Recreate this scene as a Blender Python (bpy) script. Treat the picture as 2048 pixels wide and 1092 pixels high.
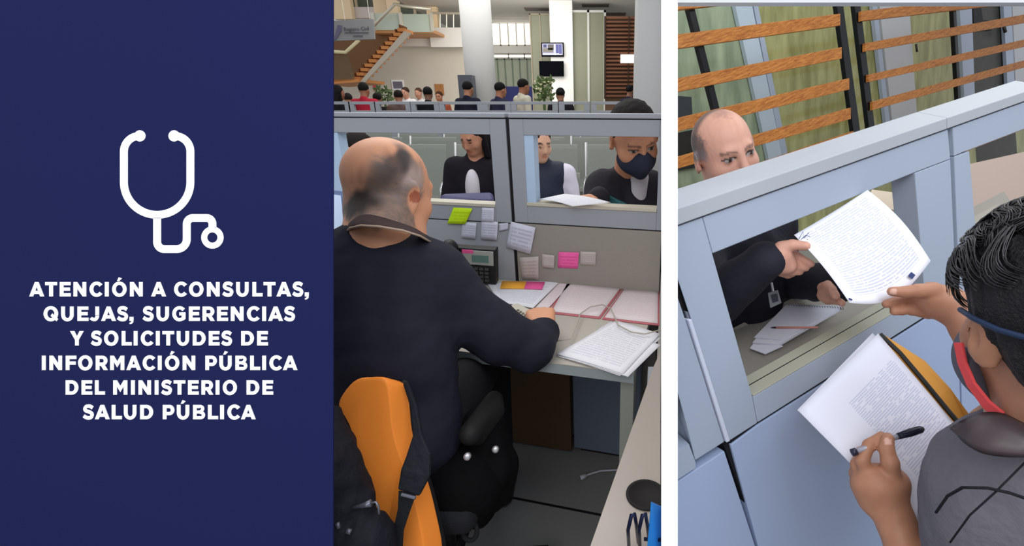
import bpy, bmesh, math, random
import numpy as np
from mathutils import Vector, Matrix

for _o in list(bpy.data.objects):
    bpy.data.objects.remove(_o)
S = bpy.context.scene
COL = S.collection
random.seed(7)

# ------------------------------------------------------------------ camera
F = 950.0; PX = 1200.0; PY = 546.0
TH = math.radians(19.5)
CAM = np.array([0.0, 0.0, 1.42])
EX = np.array([1.0, 0, 0]); EU = np.array([0, math.sin(TH), math.cos(TH)]); EF = np.array([0, math.cos(TH), -math.sin(TH)])
cd = bpy.data.cameras.new('camera'); cam = bpy.data.objects.new('camera', cd); COL.objects.link(cam)
cam.location = CAM; cam.rotation_euler = (math.pi/2 - TH, 0, 0)
cd.sensor_width = 36; cd.lens = F/2048*36; cd.shift_x = (1024-PX)/2048; cd.clip_start = 0.05; cd.clip_end = 200
S.camera = cam
# ------------------------------------------------------------------ world, lights, exposure
S.view_settings.view_transform = 'Standard'; S.view_settings.look = 'None'
S.view_settings.gamma = 1; S.view_settings.exposure = 0.0; S.view_settings.use_curve_mapping = False
W = bpy.data.worlds.new('world'); S.world = W; W.use_nodes = True
W.node_tree.nodes['Background'].inputs[0].default_value = (0.93, 0.96, 1.0, 1)
W.node_tree.nodes['Background'].inputs[1].default_value = 0.62

def area(name, loc, target, size, power, color=(1, 1, 1), sy=None):
    l = bpy.data.lights.new(name, 'AREA'); l.energy = power; l.color = color
    l.shape = 'RECTANGLE'; l.size = size; l.size_y = sy or size
    o = bpy.data.objects.new(name, l); COL.objects.link(o); o.location = loc
    o.rotation_euler = (Vector(target)-Vector(loc)).to_track_quat('-Z', 'Y').to_euler()
    return o
area('front_light', (-1.2, -2.2, 3.4), (-0.3, 1.2, 0.9), 2.4, 62, (1, 0.98, 0.96))
area('booth_light', (-0.9, 2.6, 3.3), (-0.4, 1.6, 0.8), 2.0, 37, (1, 0.98, 0.95))
area('hall_light_near', (-1.5, 6.0, 4.3), (-1.5, 6.5, 0), 4, 90, (1, 0.97, 0.92))
area('hall_light_mid', (-2.5, 12.0, 4.4), (-2.5, 12.5, 0), 5, 190, (1, 0.96, 0.9))
area('hall_light_far', (-2.5, 15.5, 3.9), (-2.5, 20, 2.6), 4, 190, (1, 0.96, 0.9))
area('window_light', (0.9, -0.6, 3.2), (1.0, 1.4, 0.7), 1.6, 42, (0.86, 0.92, 1.0))
area('glazing_light', (2.2, 2.2, 3.2), (2.2, 2.6, 1.2), 1.6, 34, (0.95, 1.0, 0.95))

# ------------------------------------------------------------------ pixel rays (authoring helper: gives real points at real depths)
def ray(px, py): return EX*((px-PX)/F) - EU*((py-PY)/F) + EF
def Q(px, py, d): return CAM + ray(px, py)*d
def QY(px, py, Y): r = ray(px, py); return CAM + r*(Y/r[1])
def QZ(px, py, Z): r = ray(px, py); return CAM + r*((Z-CAM[2])/r[2])
def QP(px, py, O, n): r = ray(px, py); return CAM + r*(np.dot(O-CAM, n)/np.dot(r, n))
def PJ(p): p = np.array(p)-CAM; d = p@EF; return PX+F*(p@EX)/d, PY-F*(p@EU)/d, d
def nz(v): v = np.array(v, float); return v/np.linalg.norm(v)

# ------------------------------------------------------------------ materials
def lin(c):
    c = np.array(c[:3], float)/255
    r = np.where(c <= .04045, c/12.92, ((c+.055)/1.055)**2.4)
    return (float(r[0]), float(r[1]), float(r[2]), 1)
MC = {}
def mat(name, col, rough=.6, metal=0, spec=.3, noise=0, nscale=8, bump=0, emit=0, alpha=1, trans=0, coat=0):
    if name in MC: return MC[name]
    m = bpy.data.materials.new(name); m.use_nodes = True; nt = m.node_tree; b = nt.nodes['Principled BSDF']
    c = lin(col); b.inputs['Base Color'].default_value = c
    b.inputs['Roughness'].default_value = rough; b.inputs['Metallic'].default_value = metal
    b.inputs['Specular IOR Level'].default_value = spec
    if coat: b.inputs['Coat Weight'].default_value = coat
    if trans: b.inputs['Transmission Weight'].default_value = trans
    if alpha < 1: b.inputs['Alpha'].default_value = alpha
    if emit: b.inputs['Emission Color'].default_value = c; b.inputs['Emission Strength'].default_value = emit
    if noise or bump:
        tc = nt.nodes.new('ShaderNodeTexCoord'); n = nt.nodes.new('ShaderNodeTexNoise')
        n.inputs['Scale'].default_value = nscale; n.inputs['Detail'].default_value = 5
        nt.links.new(tc.outputs['Object'], n.inputs['Vector'])
        if noise:
            r = nt.nodes.new('ShaderNodeMapRange'); r.inputs['To Min'].default_value = 1-noise; r.inputs['To Max'].default_value = 1+noise
            nt.links.new(n.outputs['Fac'], r.inputs['Value'])
            mx = nt.nodes.new('ShaderNodeVectorMath'); mx.operation = 'SCALE'; mx.inputs[0].default_value = c[:3]
            nt.links.new(r.outputs['Result'], mx.inputs['Scale']); nt.links.new(mx.outputs[0], b.inputs['Base Color'])
        if bump:
            bp = nt.nodes.new('ShaderNodeBump'); bp.inputs['Strength'].default_value = bump; bp.inputs['Distance'].default_value = .01
            nt.links.new(n.outputs['Fac'], bp.inputs['Height']); nt.links.new(bp.outputs[0], b.inputs['Normal'])
    MC[name] = m; return m
def wood(name, c1, c2, scale=6, axis=(1, 14, 14), rough=.5):
    if name in MC: return MC[name]
    m = bpy.data.materials.new(name); m.use_nodes = True; nt = m.node_tree; b = nt.nodes['Principled BSDF']
    uv = nt.nodes.new('ShaderNodeUVMap'); mp = nt.nodes.new('ShaderNodeMapping'); mp.inputs['Scale'].default_value = axis
    n = nt.nodes.new('ShaderNodeTexNoise'); n.inputs['Scale'].default_value = scale; n.inputs['Detail'].default_value = 6; n.inputs['Distortion'].default_value = 1.2
    r = nt.nodes.new('ShaderNodeValToRGB'); r.color_ramp.elements[0].position = .35; r.color_ramp.elements[1].position = .68
    r.color_ramp.elements[0].color = lin(c1); r.color_ramp.elements[1].color = lin(c2)
    nt.links.new(uv.outputs[0], mp.inputs[0]); nt.links.new(mp.outputs[0], n.inputs['Vector'])
    nt.links.new(n.outputs['Fac'], r.inputs[0]); nt.links.new(r.outputs[0], b.inputs['Base Color'])
    b.inputs['Roughness'].default_value = rough; b.inputs['Specular IOR Level'].default_value = .3
    MC[name] = m; return m
def papermat(name, base, ink, lines=26, strength=.6, margin=(.1, .1, .12, .1), words=30):
    """white sheet with rows of small print, in the sheet's own uv"""
    if name in MC: return MC[name]
    m = bpy.data.materials.new(name); m.use_nodes = True; nt = m.node_tree; b = nt.nodes['Principled BSDF']
    N = nt.nodes.new; L = nt.links.new
    uv = N('ShaderNodeUVMap'); sp = N('ShaderNodeSeparateXYZ'); L(uv.outputs[0], sp.inputs[0])
    def mt(op, a, bb=None):
        k = N('ShaderNodeMath'); k.operation = op
        for i, v in enumerate((a, bb)):
            if v is None: continue
            if isinstance(v, (int, float)): k.inputs[i].default_value = v
            else: L(v, k.inputs[i])
        return k.outputs[0]
    u, v = sp.outputs[0], sp.outputs[1]
    vl = mt('MULTIPLY', v, lines); fr = mt('FRACT', vl); row = mt('FLOOR', vl)
    band = mt('MULTIPLY', mt('GREATER_THAN', fr, .3), mt('LESS_THAN', fr, .78))
    cb = N('ShaderNodeCombineXYZ'); L(mt('MULTIPLY', u, words), cb.inputs[0]); L(mt('MULTIPLY', row, 7.31), cb.inputs[1])
    ns = N('ShaderNodeTexNoise'); ns.inputs['Scale'].default_value = 1.0; ns.inputs['Detail'].default_value = 3; L(cb.outputs[0], ns.inputs['Vector'])
    wd = mt('GREATER_THAN', ns.outputs['Fac'], .42)
    cb2 = N('ShaderNodeCombineXYZ'); L(mt('MULTIPLY', row, 3.7), cb2.inputs[0])
    n2 = N('ShaderNodeTexNoise'); n2.inputs['Scale'].default_value = .37; L(cb2.outputs[0], n2.inputs['Vector'])
    endu = mt('ADD', mt('MULTIPLY', n2.outputs['Fac'], .8), 1-margin[1]-.36)
    msk = mt('MULTIPLY', mt('GREATER_THAN', u, margin[0]), mt('LESS_THAN', u, mt('MINIMUM', endu, 1-margin[1])))
    mv = mt('MULTIPLY', mt('GREATER_THAN', v, margin[3]), mt('LESS_THAN', v, 1-margin[2]))
    fac = mt('MULTIPLY', mt('MULTIPLY', mt('MULTIPLY', band, wd), mt('MULTIPLY', msk, mv)), strength)
    mx = N('ShaderNodeMix'); mx.data_type = 'RGBA'; mx.inputs[6].default_value = lin(base); mx.inputs[7].default_value = lin(ink)
    L(fac, mx.inputs[0]); L(mx.outputs[2], b.inputs['Base Color'])
    b.inputs['Roughness'].default_value = .75; b.inputs['Specular IOR Level'].default_value = .15
    MC[name] = m; return m
def vcol(name, rough=.55, spec=.3, bump=.0, nscale=60, sss=0):
    if name in MC: return MC[name]
    m = bpy.data.materials.new(name); m.use_nodes = True; nt = m.node_tree; b = nt.nodes['Principled BSDF']
    a = nt.nodes.new('ShaderNodeAttribute'); a.attribute_name = 'Col'
    nt.links.new(a.outputs['Color'], b.inputs['Base Color'])
    b.inputs['Roughness'].default_value = rough; b.inputs['Specular IOR Level'].default_value = spec
    if bump:
        tc = nt.nodes.new('ShaderNodeTexCoord'); n = nt.nodes.new('ShaderNodeTexNoise'); n.inputs['Scale'].default_value = nscale; n.inputs['Detail'].default_value = 4
        bp = nt.nodes.new('ShaderNodeBump'); bp.inputs['Strength'].default_value = bump; bp.inputs['Distance'].default_value = .003
        nt.links.new(tc.outputs['Object'], n.inputs['Vector']); nt.links.new(n.outputs['Fac'], bp.inputs['Height']); nt.links.new(bp.outputs[0], b.inputs['Normal'])
    MC[name] = m; return m

# ------------------------------------------------------------------ object helpers
def empty(name, loc, label=None, cat=None, group=None):
    o = bpy.data.objects.new(name, None); COL.objects.link(o); o.location = tuple(float(x) for x in loc); o.empty_display_size = .1
    tag(o, label, cat, group); return o
def tag(o, label=None, cat=None, group=None, kind=None):
    if label: o['label'] = label
    if cat: o['category'] = cat
    if group: o['group'] = group
    if kind: o['kind'] = kind
    return o
def wloc(o):
    v = np.array(o.location)
    if o.parent: v = v + wloc(o.parent)
    return v
class MB:
    def __init__(s): s.v = []; s.f = []; s.uv = {}
    def add(s, vs, fs):
        n = len(s.v); s.v += [tuple(map(float, v)) for v in vs]; s.f += [tuple(i+n for i in f) for f in fs]; return s
    def hexa(s, a, b):
        """two matching rings of n points"""
        n = len(a); fs = [tuple(range(n))[::-1], tuple(range(n, 2*n))]
        fs += [(i, (i+1) % n, n+(i+1) % n, n+i) for i in range(n)]
        return s.add(list(a)+list(b), fs)
    def prism(s, poly, vec):
        vec = np.array(vec, float); return s.hexa([np.array(p) for p in poly], [np.array(p)+vec for p in poly])
    def box(s, o, ax, ay, az):
        o, ax, ay, az = [np.array(k, float) for k in (o, ax, ay, az)]
        return s.prism([o, o+ax, o+ax+ay, o+ay], az)
    def bb(s, x0, x1, y0, y1, z0, z1): return s.box((x0, y0, z0), (x1-x0, 0, 0), (0, y1-y0, 0), (0, 0, z1-z0))
    def tube(s, pts, r, seg=8, closed=False):
        pts = [np.array(p, float) for p in pts]; n = len(pts); rs = r if hasattr(r, '__len__') else [r]*n
        vs = []; prev = None
        for i, p in enumerate(pts):
            t = nz(pts[(i+1) % n]-pts[i-1]) if (closed or 0 < i < n-1) else nz(pts[1]-pts[0] if i == 0 else pts[-1]-pts[-2])
            if prev is None:
                a = np.cross(t, (0, 0, 1));
                if np.linalg.norm(a) < .1: a = np.cross(t, (0, 1, 0))
            else: a = prev - t*np.dot(prev, t)
            a = nz(a); prev = a; b = np.cross(t, a)
            vs += [p+rs[i]*(a*math.cos(k*2*math.pi/seg)+b*math.sin(k*2*math.pi/seg)) for k in range(seg)]
        fs = []
        for i in range(n if closed else n-1):
            j = (i+1) % n
            fs += [(i*seg+k, i*seg+(k+1) % seg, j*seg+(k+1) % seg, j*seg+k) for k in range(seg)]
        if not closed: fs += [tuple(range(seg))[::-1], tuple((n-1)*seg+k for k in range(seg))]
        return s.add(vs, fs)
    def lathe(s, c, axis, prof, seg=24):
        """prof: (radius, height) pairs"""
        c = np.array(c, float); ax = nz(axis); a = np.cross(ax, (0, 0, 1))
        if np.linalg.norm(a) < .1: a = np.cross(ax, (0, 1, 0))
        a = nz(a); b = np.cross(ax, a); vs = []
        for r, h in prof: vs += [c+ax*h+r*(a*math.cos(k*2*math.pi/seg)+b*math.sin(k*2*math.pi/seg)) for k in range(seg)]
        fs = [(i*seg+k, i*seg+(k+1) % seg, (i+1)*seg+(k+1) % seg, (i+1)*seg+k) for i in range(len(prof)-1) for k in range(seg)]
        fs += [tuple(range(seg))[::-1], tuple((len(prof)-1)*seg+k for k in range(seg))]
        return s.add(vs, fs)
    def build(s, name, m, parent=None, bevel=0, smooth=False, base=None):
        V_ = np.array(s.v)
        if parent is not None: b = wloc(parent)
        elif base is not None: b = np.array(base, float)
        else: b = np.array([V_[:, 0].mean(), V_[:, 1].mean(), V_[:, 2].min()])
        me = bpy.data.meshes.new(name); me.from_pydata([tuple(x) for x in (V_-b)], [], s.f); me.update()
        bm = bmesh.new(); bm.from_mesh(me); bmesh.ops.recalc_face_normals(bm, faces=bm.faces[:]); bm.to_mesh(me); bm.free()
        if s.uv.get('box'):
            uvbox(me, *s.uv['box'])
        o = bpy.data.objects.new(name, me); COL.objects.link(o)
        if parent is not None: o.parent = parent
        else: o.location = b
        if m: me.materials.append(m)
        if smooth: me.polygons.foreach_set('use_smooth', [True]*len(me.polygons))
        if bevel:
            md = o.modifiers.new('bevel', 'BEVEL'); md.width = bevel; md.segments = 2; md.limit_method = 'ANGLE'
        return o
def uvbox(me, u, v):
    lay = me.uv_layers.new(name='UVMap'); u = np.array(u); v = np.array(v)
    for p in me.polygons:
        for li in p.loop_indices:
            c = np.array(me.vertices[me.loops[li].vertex_index].co); lay.data[li].uv = (float(np.dot(c, u)), float(np.dot(c, v)))
def sheet(name, c, m, parent=None, th=.0006, bend=0, n=12, bendf=None, vecf=None, label=None, cat=None, group=None):
    """thin sheet from 4 corners: (u0v0, u1v0, u1v1, u0v1) with uv; bend lifts along the normal"""
    c = [np.array(k, float) for k in c]; nn = nz(np.cross(c[1]-c[0], c[3]-c[0]))
    if nn[2] < 0: nn = -nn
    vs = []; uv = []
    for j in range(n+1):
        for i in range(n+1):
            u, v = i/n, j/n
            p = (1-u)*(1-v)*c[0]+u*(1-v)*c[1]+u*v*c[2]+(1-u)*v*c[3]
            b = bendf(u, v) if bendf else bend*math.sin(math.pi*u)
            vs.append(p+nn*b+(vecf(u, v) if vecf else 0)); uv.append((u, v))
    N = len(vs); top = [v+nn*th for v in vs]; fs = []
    g = lambda i, j: j*(n+1)+i
    for j in range(n):
        for i in range(n):
            fs.append((g(i, j), g(i, j+1), g(i+1, j+1), g(i+1, j))); fs.append((N+g(i, j), N+g(i+1, j), N+g(i+1, j+1), N+g(i, j+1)))
    rim = [g(i, 0) for i in range(n)]+[g(n, j) for j in range(n)]+[g(i, n) for i in range(n, 0, -1)]+[g(0, j) for j in range(n, 0, -1)]
    for k in range(len(rim)):
        a, b = rim[k], rim[(k+1) % len(rim)]; fs.append((a, b, N+b, N+a))
    V_ = np.array(vs+top); base = wloc(parent) if parent is not None else np.array([V_[:, 0].mean(), V_[:, 1].mean(), V_[:, 2].min()])
    me = bpy.data.meshes.new(name); me.from_pydata([tuple(map(float, x)) for x in (V_-base)], [], fs); me.update()
    lay = me.uv_layers.new(name='UVMap'); uv2 = uv+uv
    for l in me.loops: lay.data[l.index].uv = uv2[l.vertex_index]
    me.polygons.foreach_set('use_smooth', [True]*len(me.polygons))
    me.materials.append(m); o = bpy.data.objects.new(name, me); COL.objects.link(o)
    if parent is not None: o.parent = parent
    else: o.location = base
    tag(o, label, cat, group); return o

def loft(A_, B_, th, nrm, n=6):
    """thick skin between two matching curves"""
    A_ = [np.array(p) for p in A_]; B_ = [np.array(p) for p in B_]
    def cr(P, k):
        o = []
        for i in range(len(P)-1):
            a, b = P[i], P[i+1]; pm = P[i-1] if i else 2*a-b; pn = P[i+2] if i+2 < len(P) else 2*b-a
            for j in range(k): t = j/k; o.append(.5*((2*a)+(-pm+b)*t+(2*pm-5*a+4*b-pn)*t*t+(-pm+3*a-3*b+pn)*t**3))
        return o+[P[-1]]
    A_, B_ = cr(A_, n), cr(B_, n); nrm = nz(nrm); m = 8; N = len(A_); v = []; f = []
    prof = [(0, 0), (.12, .5), (.35, 1), (.65, 1), (.88, .6), (1, 0), (.8, -.35), (.2, -.35)]
    for a, b in zip(A_, B_): v += [a+(b-a)*t+nrm*th*h for t, h in prof]
    for i in range(N-1): f += [(i*m+k, i*m+(k+1) % m, i*m+m+(k+1) % m, i*m+m+k) for k in range(m)]
    f += [tuple(range(m))[::-1], tuple((N-1)*m+k for k in range(m))]
    return MB().add(v, f)
# ------------------------------------------------------------------ implicit surfaces -> one continuous mesh
def cap(a, b, ra, rb=None): return ('c', np.array(a, float), np.array(b, float), ra, ra if rb is None else rb)
def ell(c, r, R=None): return ('e', np.array(c, float), np.array(r, float), np.eye(3) if R is None else np.array(R, float))
def rbox(c, r, R=None, q=.01): return ('b', np.array(c, float), np.array(r, float), np.eye(3) if R is None else np.array(R, float), q)
def half(p, n): return ('h', np.array(p, float), nz(n))
def ev(pr, P):
    t = pr[0]
    if t == 'c':
        _, a, b, ra, rb = pr; ab = b-a; h = np.clip(((P-a)@ab)/max(ab@ab, 1e-12), 0, 1)
        return np.linalg.norm(P-a-h[:, None]*ab, axis=1)-(ra+(rb-ra)*h)
    if t == 'e':
        _, c, r, R = pr; q = (P-c)@R; k0 = np.linalg.norm(q/r, axis=1); k1 = np.linalg.norm(q/(r*r), axis=1)
        return k0*(k0-1)/np.maximum(k1, 1e-9)
    if t == 'b':
        _, c, r, R, rd = pr; q = np.abs((P-c)@R)-(r-rd)
        return np.linalg.norm(np.maximum(q, 0), axis=1)+np.minimum(q.max(axis=1), 0)-rd
    if t == 'h': return (P-pr[1])@pr[2]
def sdf(ops, P, disp=None):
    d = None
    for op in ops:
        k = op[2] if len(op) > 2 else .01
        e = ev(op[1], P)
        if d is None: d = e; continue
        if op[0] == 'u':
            h = np.clip(.5+.5*(e-d)/k, 0, 1); d = e*(1-h)+d*h-k*h*(1-h)
        elif op[0] == 's':
            h = np.clip(.5-.5*(e+d)/k, 0, 1); d = d*(1-h)-e*h+k*h*(1-h)
        elif op[0] == 'i':
            h = np.clip(.5-.5*(e-d)/k, 0, 1); d = e*(1-h)+d*h+k*h*(1-h)
    if disp is not None: d = d+disp(P)
    return d
def bounds(ops):
    lo = np.full(3, 1e9); hi = -lo
    for op in ops:
        if op[0] != 'u': continue
        p = op[1]
        if p[0] == 'c': a = np.minimum(p[1]-p[3], p[2]-p[4]); b = np.maximum(p[1]+p[3], p[2]+p[4])
        elif p[0] in 'eb': m = float(max(p[2]))*(1.75 if p[0] == 'b' else 1); a = p[1]-m; b = p[1]+m
        else: continue
        lo = np.minimum(lo, a); hi = np.maximum(hi, b)
    return lo, hi
def implicit(ops, h, disp=None, pad=.02, colf=None):
    lo, hi = bounds(ops); lo -= pad; hi += pad
    B = 8; nb = np.ceil((hi-lo)/(h*B)).astype(int); n = nb*B+1
    bc = np.stack(np.meshgrid(*[lo[i]+(np.arange(nb[i])+.5)*B*h for i in range(3)], indexing='ij'), -1).reshape(-1, 3)
    db = sdf(ops, bc, disp); G = np.zeros(n, np.float32)
    near = np.abs(db) < B*h*1.35+.012
    idx = np.stack(np.meshgrid(*[np.arange(k) for k in nb], indexing='ij'), -1).reshape(-1, 3)
    for (i, j, k), dd in zip(idx, db): G[i*B:i*B+B+1, j*B:j*B+B+1, k*B:k*B+B+1] = dd
    loc = np.stack(np.meshgrid(*[np.arange(B+1)]*3, indexing='ij'), -1).reshape(-1, 3)*h
    ni = idx[near]
    for s0 in range(0, len(ni), 400):
        blk = ni[s0:s0+400]; P = (lo+blk*B*h)[:, None, :]+loc[None]
        D = sdf(ops, P.reshape(-1, 3), disp).reshape(len(blk), B+1, B+1, B+1)
        for (i, j, k), dd in zip(blk, D): G[i*B:i*B+B+1, j*B:j*B+B+1, k*B:k*B+B+1] = dd
    G[0], G[-1] = 1, 1; G[:, 0], G[:, -1] = 1, 1; G[:, :, 0], G[:, :, -1] = 1, 1
    ins = G < 0; c8 = None; corners = [(a, b, c) for a in (0, 1) for b in (0, 1) for c in (0, 1)]
    nx, ny, nzz = np.array(n)-1
    cnt = sum(ins[a:nx+a, b:ny+b, c:nzz+c].astype(np.int8) for a, b, c in corners)
    act = (cnt > 0) & (cnt < 8); ci = np.argwhere(act)
    vid = -np.ones(act.shape, np.int64); vid[act] = np.arange(len(ci))
    sp = np.zeros((len(ci), 3)); sw = np.zeros(len(ci))
    for a in corners:
        for ax in range(3):
            if a[ax]: continue
            b = list(a); b[ax] = 1
            A_ = G[ci[:, 0]+a[0], ci[:, 1]+a[1], ci[:, 2]+a[2]]; B_ = G[ci[:, 0]+b[0], ci[:, 1]+b[1], ci[:, 2]+b[2]]
            m = (A_ < 0) != (B_ < 0); t = np.where(m, A_/np.where(m, A_-B_, 1), 0)
            p = np.array(a, float)[None]+0*sp; p[:, ax] += t
            sp += np.where(m[:, None], p, 0); sw += m
    V_ = lo+(ci+sp/np.maximum(sw, 1)[:, None])*h
    faces = []
    for ax in range(3):
        o1, o2 = [(1, 2), (2, 0), (0, 1)][ax]
        sl = [slice(0, n[i]) for i in range(3)]; sl2 = list(sl); sl[ax] = slice(0, n[ax]-1); sl2[ax] = slice(1, n[ax])
        A_ = ins[tuple(sl)]; B_ = ins[tuple(sl2)]; e = np.argwhere(A_ != B_)
        e = e[(e[:, o1] > 0) & (e[:, o2] > 0)]
        s1 = np.zeros(3, int); s1[o1] = 1; s2 = np.zeros(3, int); s2[o2] = 1
        g = lambda q: vid[q[:, 0], q[:, 1], q[:, 2]]
        ok = np.all(e < np.array(act.shape), axis=1); e = e[ok]
        q = np.stack([g(e-s1-s2), g(e-s2), g(e), g(e-s1)], 1)
        fl = A_[e[:, 0], e[:, 1], e[:, 2]]; q[~fl] = q[~fl][:, ::-1]
        faces.append(q[(q >= 0).all(1)])
    return V_, np.concatenate(faces)
def blob(name, ops, h, m, parent=None, col=None, colf=None, disp=None, base=None):
    V_, Fc = implicit(ops, h, disp)
    b = wloc(parent) if parent is not None else (np.array(base, float) if base is not None else np.array([V_[:, 0].mean(), V_[:, 1].mean(), V_[:, 2].min()]))
    me = bpy.data.meshes.new(name); me.from_pydata((V_-b).tolist(), [], Fc.tolist()); me.update()
    if colf is not None or col is not None:
        C = colf(V_) if colf is not None else np.tile(np.array(lin(col))[:3], (len(V_), 1))
        a = me.attributes.new('Col', 'FLOAT_COLOR', 'POINT')
        a.data.foreach_set('color', np.concatenate([C, np.ones((len(C), 1))], 1).astype(np.float32).ravel())
    me.polygons.foreach_set('use_smooth', [True]*len(me.polygons)); me.materials.append(m)
    o = bpy.data.objects.new(name, me); COL.objects.link(o)
    if parent is not None: o.parent = parent
    else: o.location = b
    return o
def wob(P, f, seed=0):
    """cheap smooth noise, about -1..1"""
    r = np.random.RandomState(seed); d = np.zeros(len(P))
    for i in range(6):
        k = nz(r.normal(size=3))*f*(1+.35*i); d += np.sin(P@k+r.rand()*6.28+1.3*np.sin(P@(nz(r.normal(size=3))*f*.7)))
    return d/3.2
def folds(amp, f=45, seed=0): return lambda P: amp*wob(P, f, seed)
def rotz(a): c, s = math.cos(a), math.sin(a); return np.array([[c, -s, 0], [s, c, 0], [0, 0, 1.]])
def rotx(a): c, s = math.cos(a), math.sin(a); return np.array([[1., 0, 0], [0, c, -s], [0, s, c]])
def roty(a): c, s = math.cos(a), math.sin(a); return np.array([[c, 0, s], [0, 1., 0], [-s, 0, c]])

# ------------------------------------------------------------------ people
def head_ops(c, R, s=1.0, ears=True, nose=True):
    """R columns: right, face direction, up"""
    T = lambda x, y, z: np.array(c)+R@(np.array([x, y, z])*s)
    E = lambda p, r: ell(T(*p), np.array(r)*s, R)
    o = [('u', E((0, -.014, .035), (.076, .097, .084))), ('u', E((0, .024, -.03), (.063, .068, .078)), .04*s),
         ('u', E((0, .058, -.085), (.034, .032, .03)), .03*s),
         ('u', E((-.04, .052, -.028), (.026, .03, .026)), .02*s), ('u', E((.04, .052, -.028), (.026, .03, .026)), .02*s),
         ('u', cap(T(-.03, .078, .024), T(.03, .078, .024), .012*s), .015*s)]
    if nose:
        o += [('s', E((-.031, .1, .006), (.019, .014, .012)), .012*s), ('s', E((.031, .1, .006), (.019, .014, .012)), .012*s),
              ('u', E((-.031, .077, .006), (.0135, .0135, .0115)), .004*s), ('u', E((.031, .077, .006), (.0135, .0135, .0115)), .004*s),
              ('u', cap(T(0, .09, .018), T(0, .108, -.028), .008*s, .012*s), .01*s), ('u', E((-.013, .098, -.033), (.009, .009, .007)), .006*s), ('u', E((.013, .098, -.033), (.009, .009, .007)), .006*s),
              ('u', E((0, .084, -.055), (.025, .012, .006)), .004*s), ('u', E((0, .082, -.066), (.02, .013, .007)), .004*s)]
    if ears:
        for sg in (-1, 1):
            Re = R@rotz(sg*-.45)@rotx(-.15); es = float(ears)
            o += [('u', ell(T(sg*.081, -.010, -.002), np.array((.008, .021*es, .034*es))*s, Re), .005*s),
                  ('s', ell(T(sg*.092, -.002, .004), np.array((.007, .010*es, .019*es))*s, Re), .005*s), ('u', ell(T(sg*.081, .002, -.018*es), np.array((.006, .007, .008))*s, Re), .005*s)]
    return o, T
def hand_ops(w, e1, e3, thumb=1, s=1.0, curl=(.3, .35, .4, .45), spread=.06, tcurl=.3):
    """w wrist, e1 finger direction, e3 the side the fingers close to, thumb=+-1 side"""
    w = np.array(w); e1 = nz(e1); e3 = nz(np.array(e3)-e1*np.dot(e3, e1)); e2 = np.cross(e3, e1)*thumb
    o = []; K = []
    for i, (off, ln) in enumerate(((.029, .072), (.010, .08), (-.010, .074), (-.029, .058))):
        k = w+s*(e1*(.088-.004*abs(i-1)**1.5)+e2*off); K.append(k)
        o.append(('u', cap(w+s*(e1*.012+e2*off*.55), k, .017*s, .012*s), .012*s))
        d = nz(e1+e2*(1.5-i)*spread); p = k; a = 0; sgs = (.45, .31, .24)
        for j in range(3):
            a += curl[i]*(1, 1.15, .8)[j]; dd = d*math.cos(a)+e3*math.sin(a); q = p+dd*ln*s*sgs[j]
            o.append(('u', cap(p, q, (.0098-.001*j)*s, (.0092-.001*j)*s), .003*s)); p = q
    t0 = w+s*(e1*.022+e2*.026+e3*.008); d1 = nz(e1*.75+e2*.75+e3*.25); t1 = t0+d1*.045*s
    d2 = nz(e1*.95+e2*(.45-tcurl)+e3*(.25+tcurl*.6)); t2 = t1+d2*.034*s; d3 = nz(e1+e2*(.15-tcurl)+e3*(.3+tcurl)); t3 = t2+d3*.026*s
    o += [('u', cap(w+s*e1*.015, t0+d1*.02*s, .017*s, .015*s), .012*s), ('u', cap(t0, t1, .0145*s, .012*s), .008*s), ('u', cap(t1, t2, .0115*s, .0105*s), .003*s), ('u', cap(t2, t3, .0105*s, .009*s), .003*s)]
    return o
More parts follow.
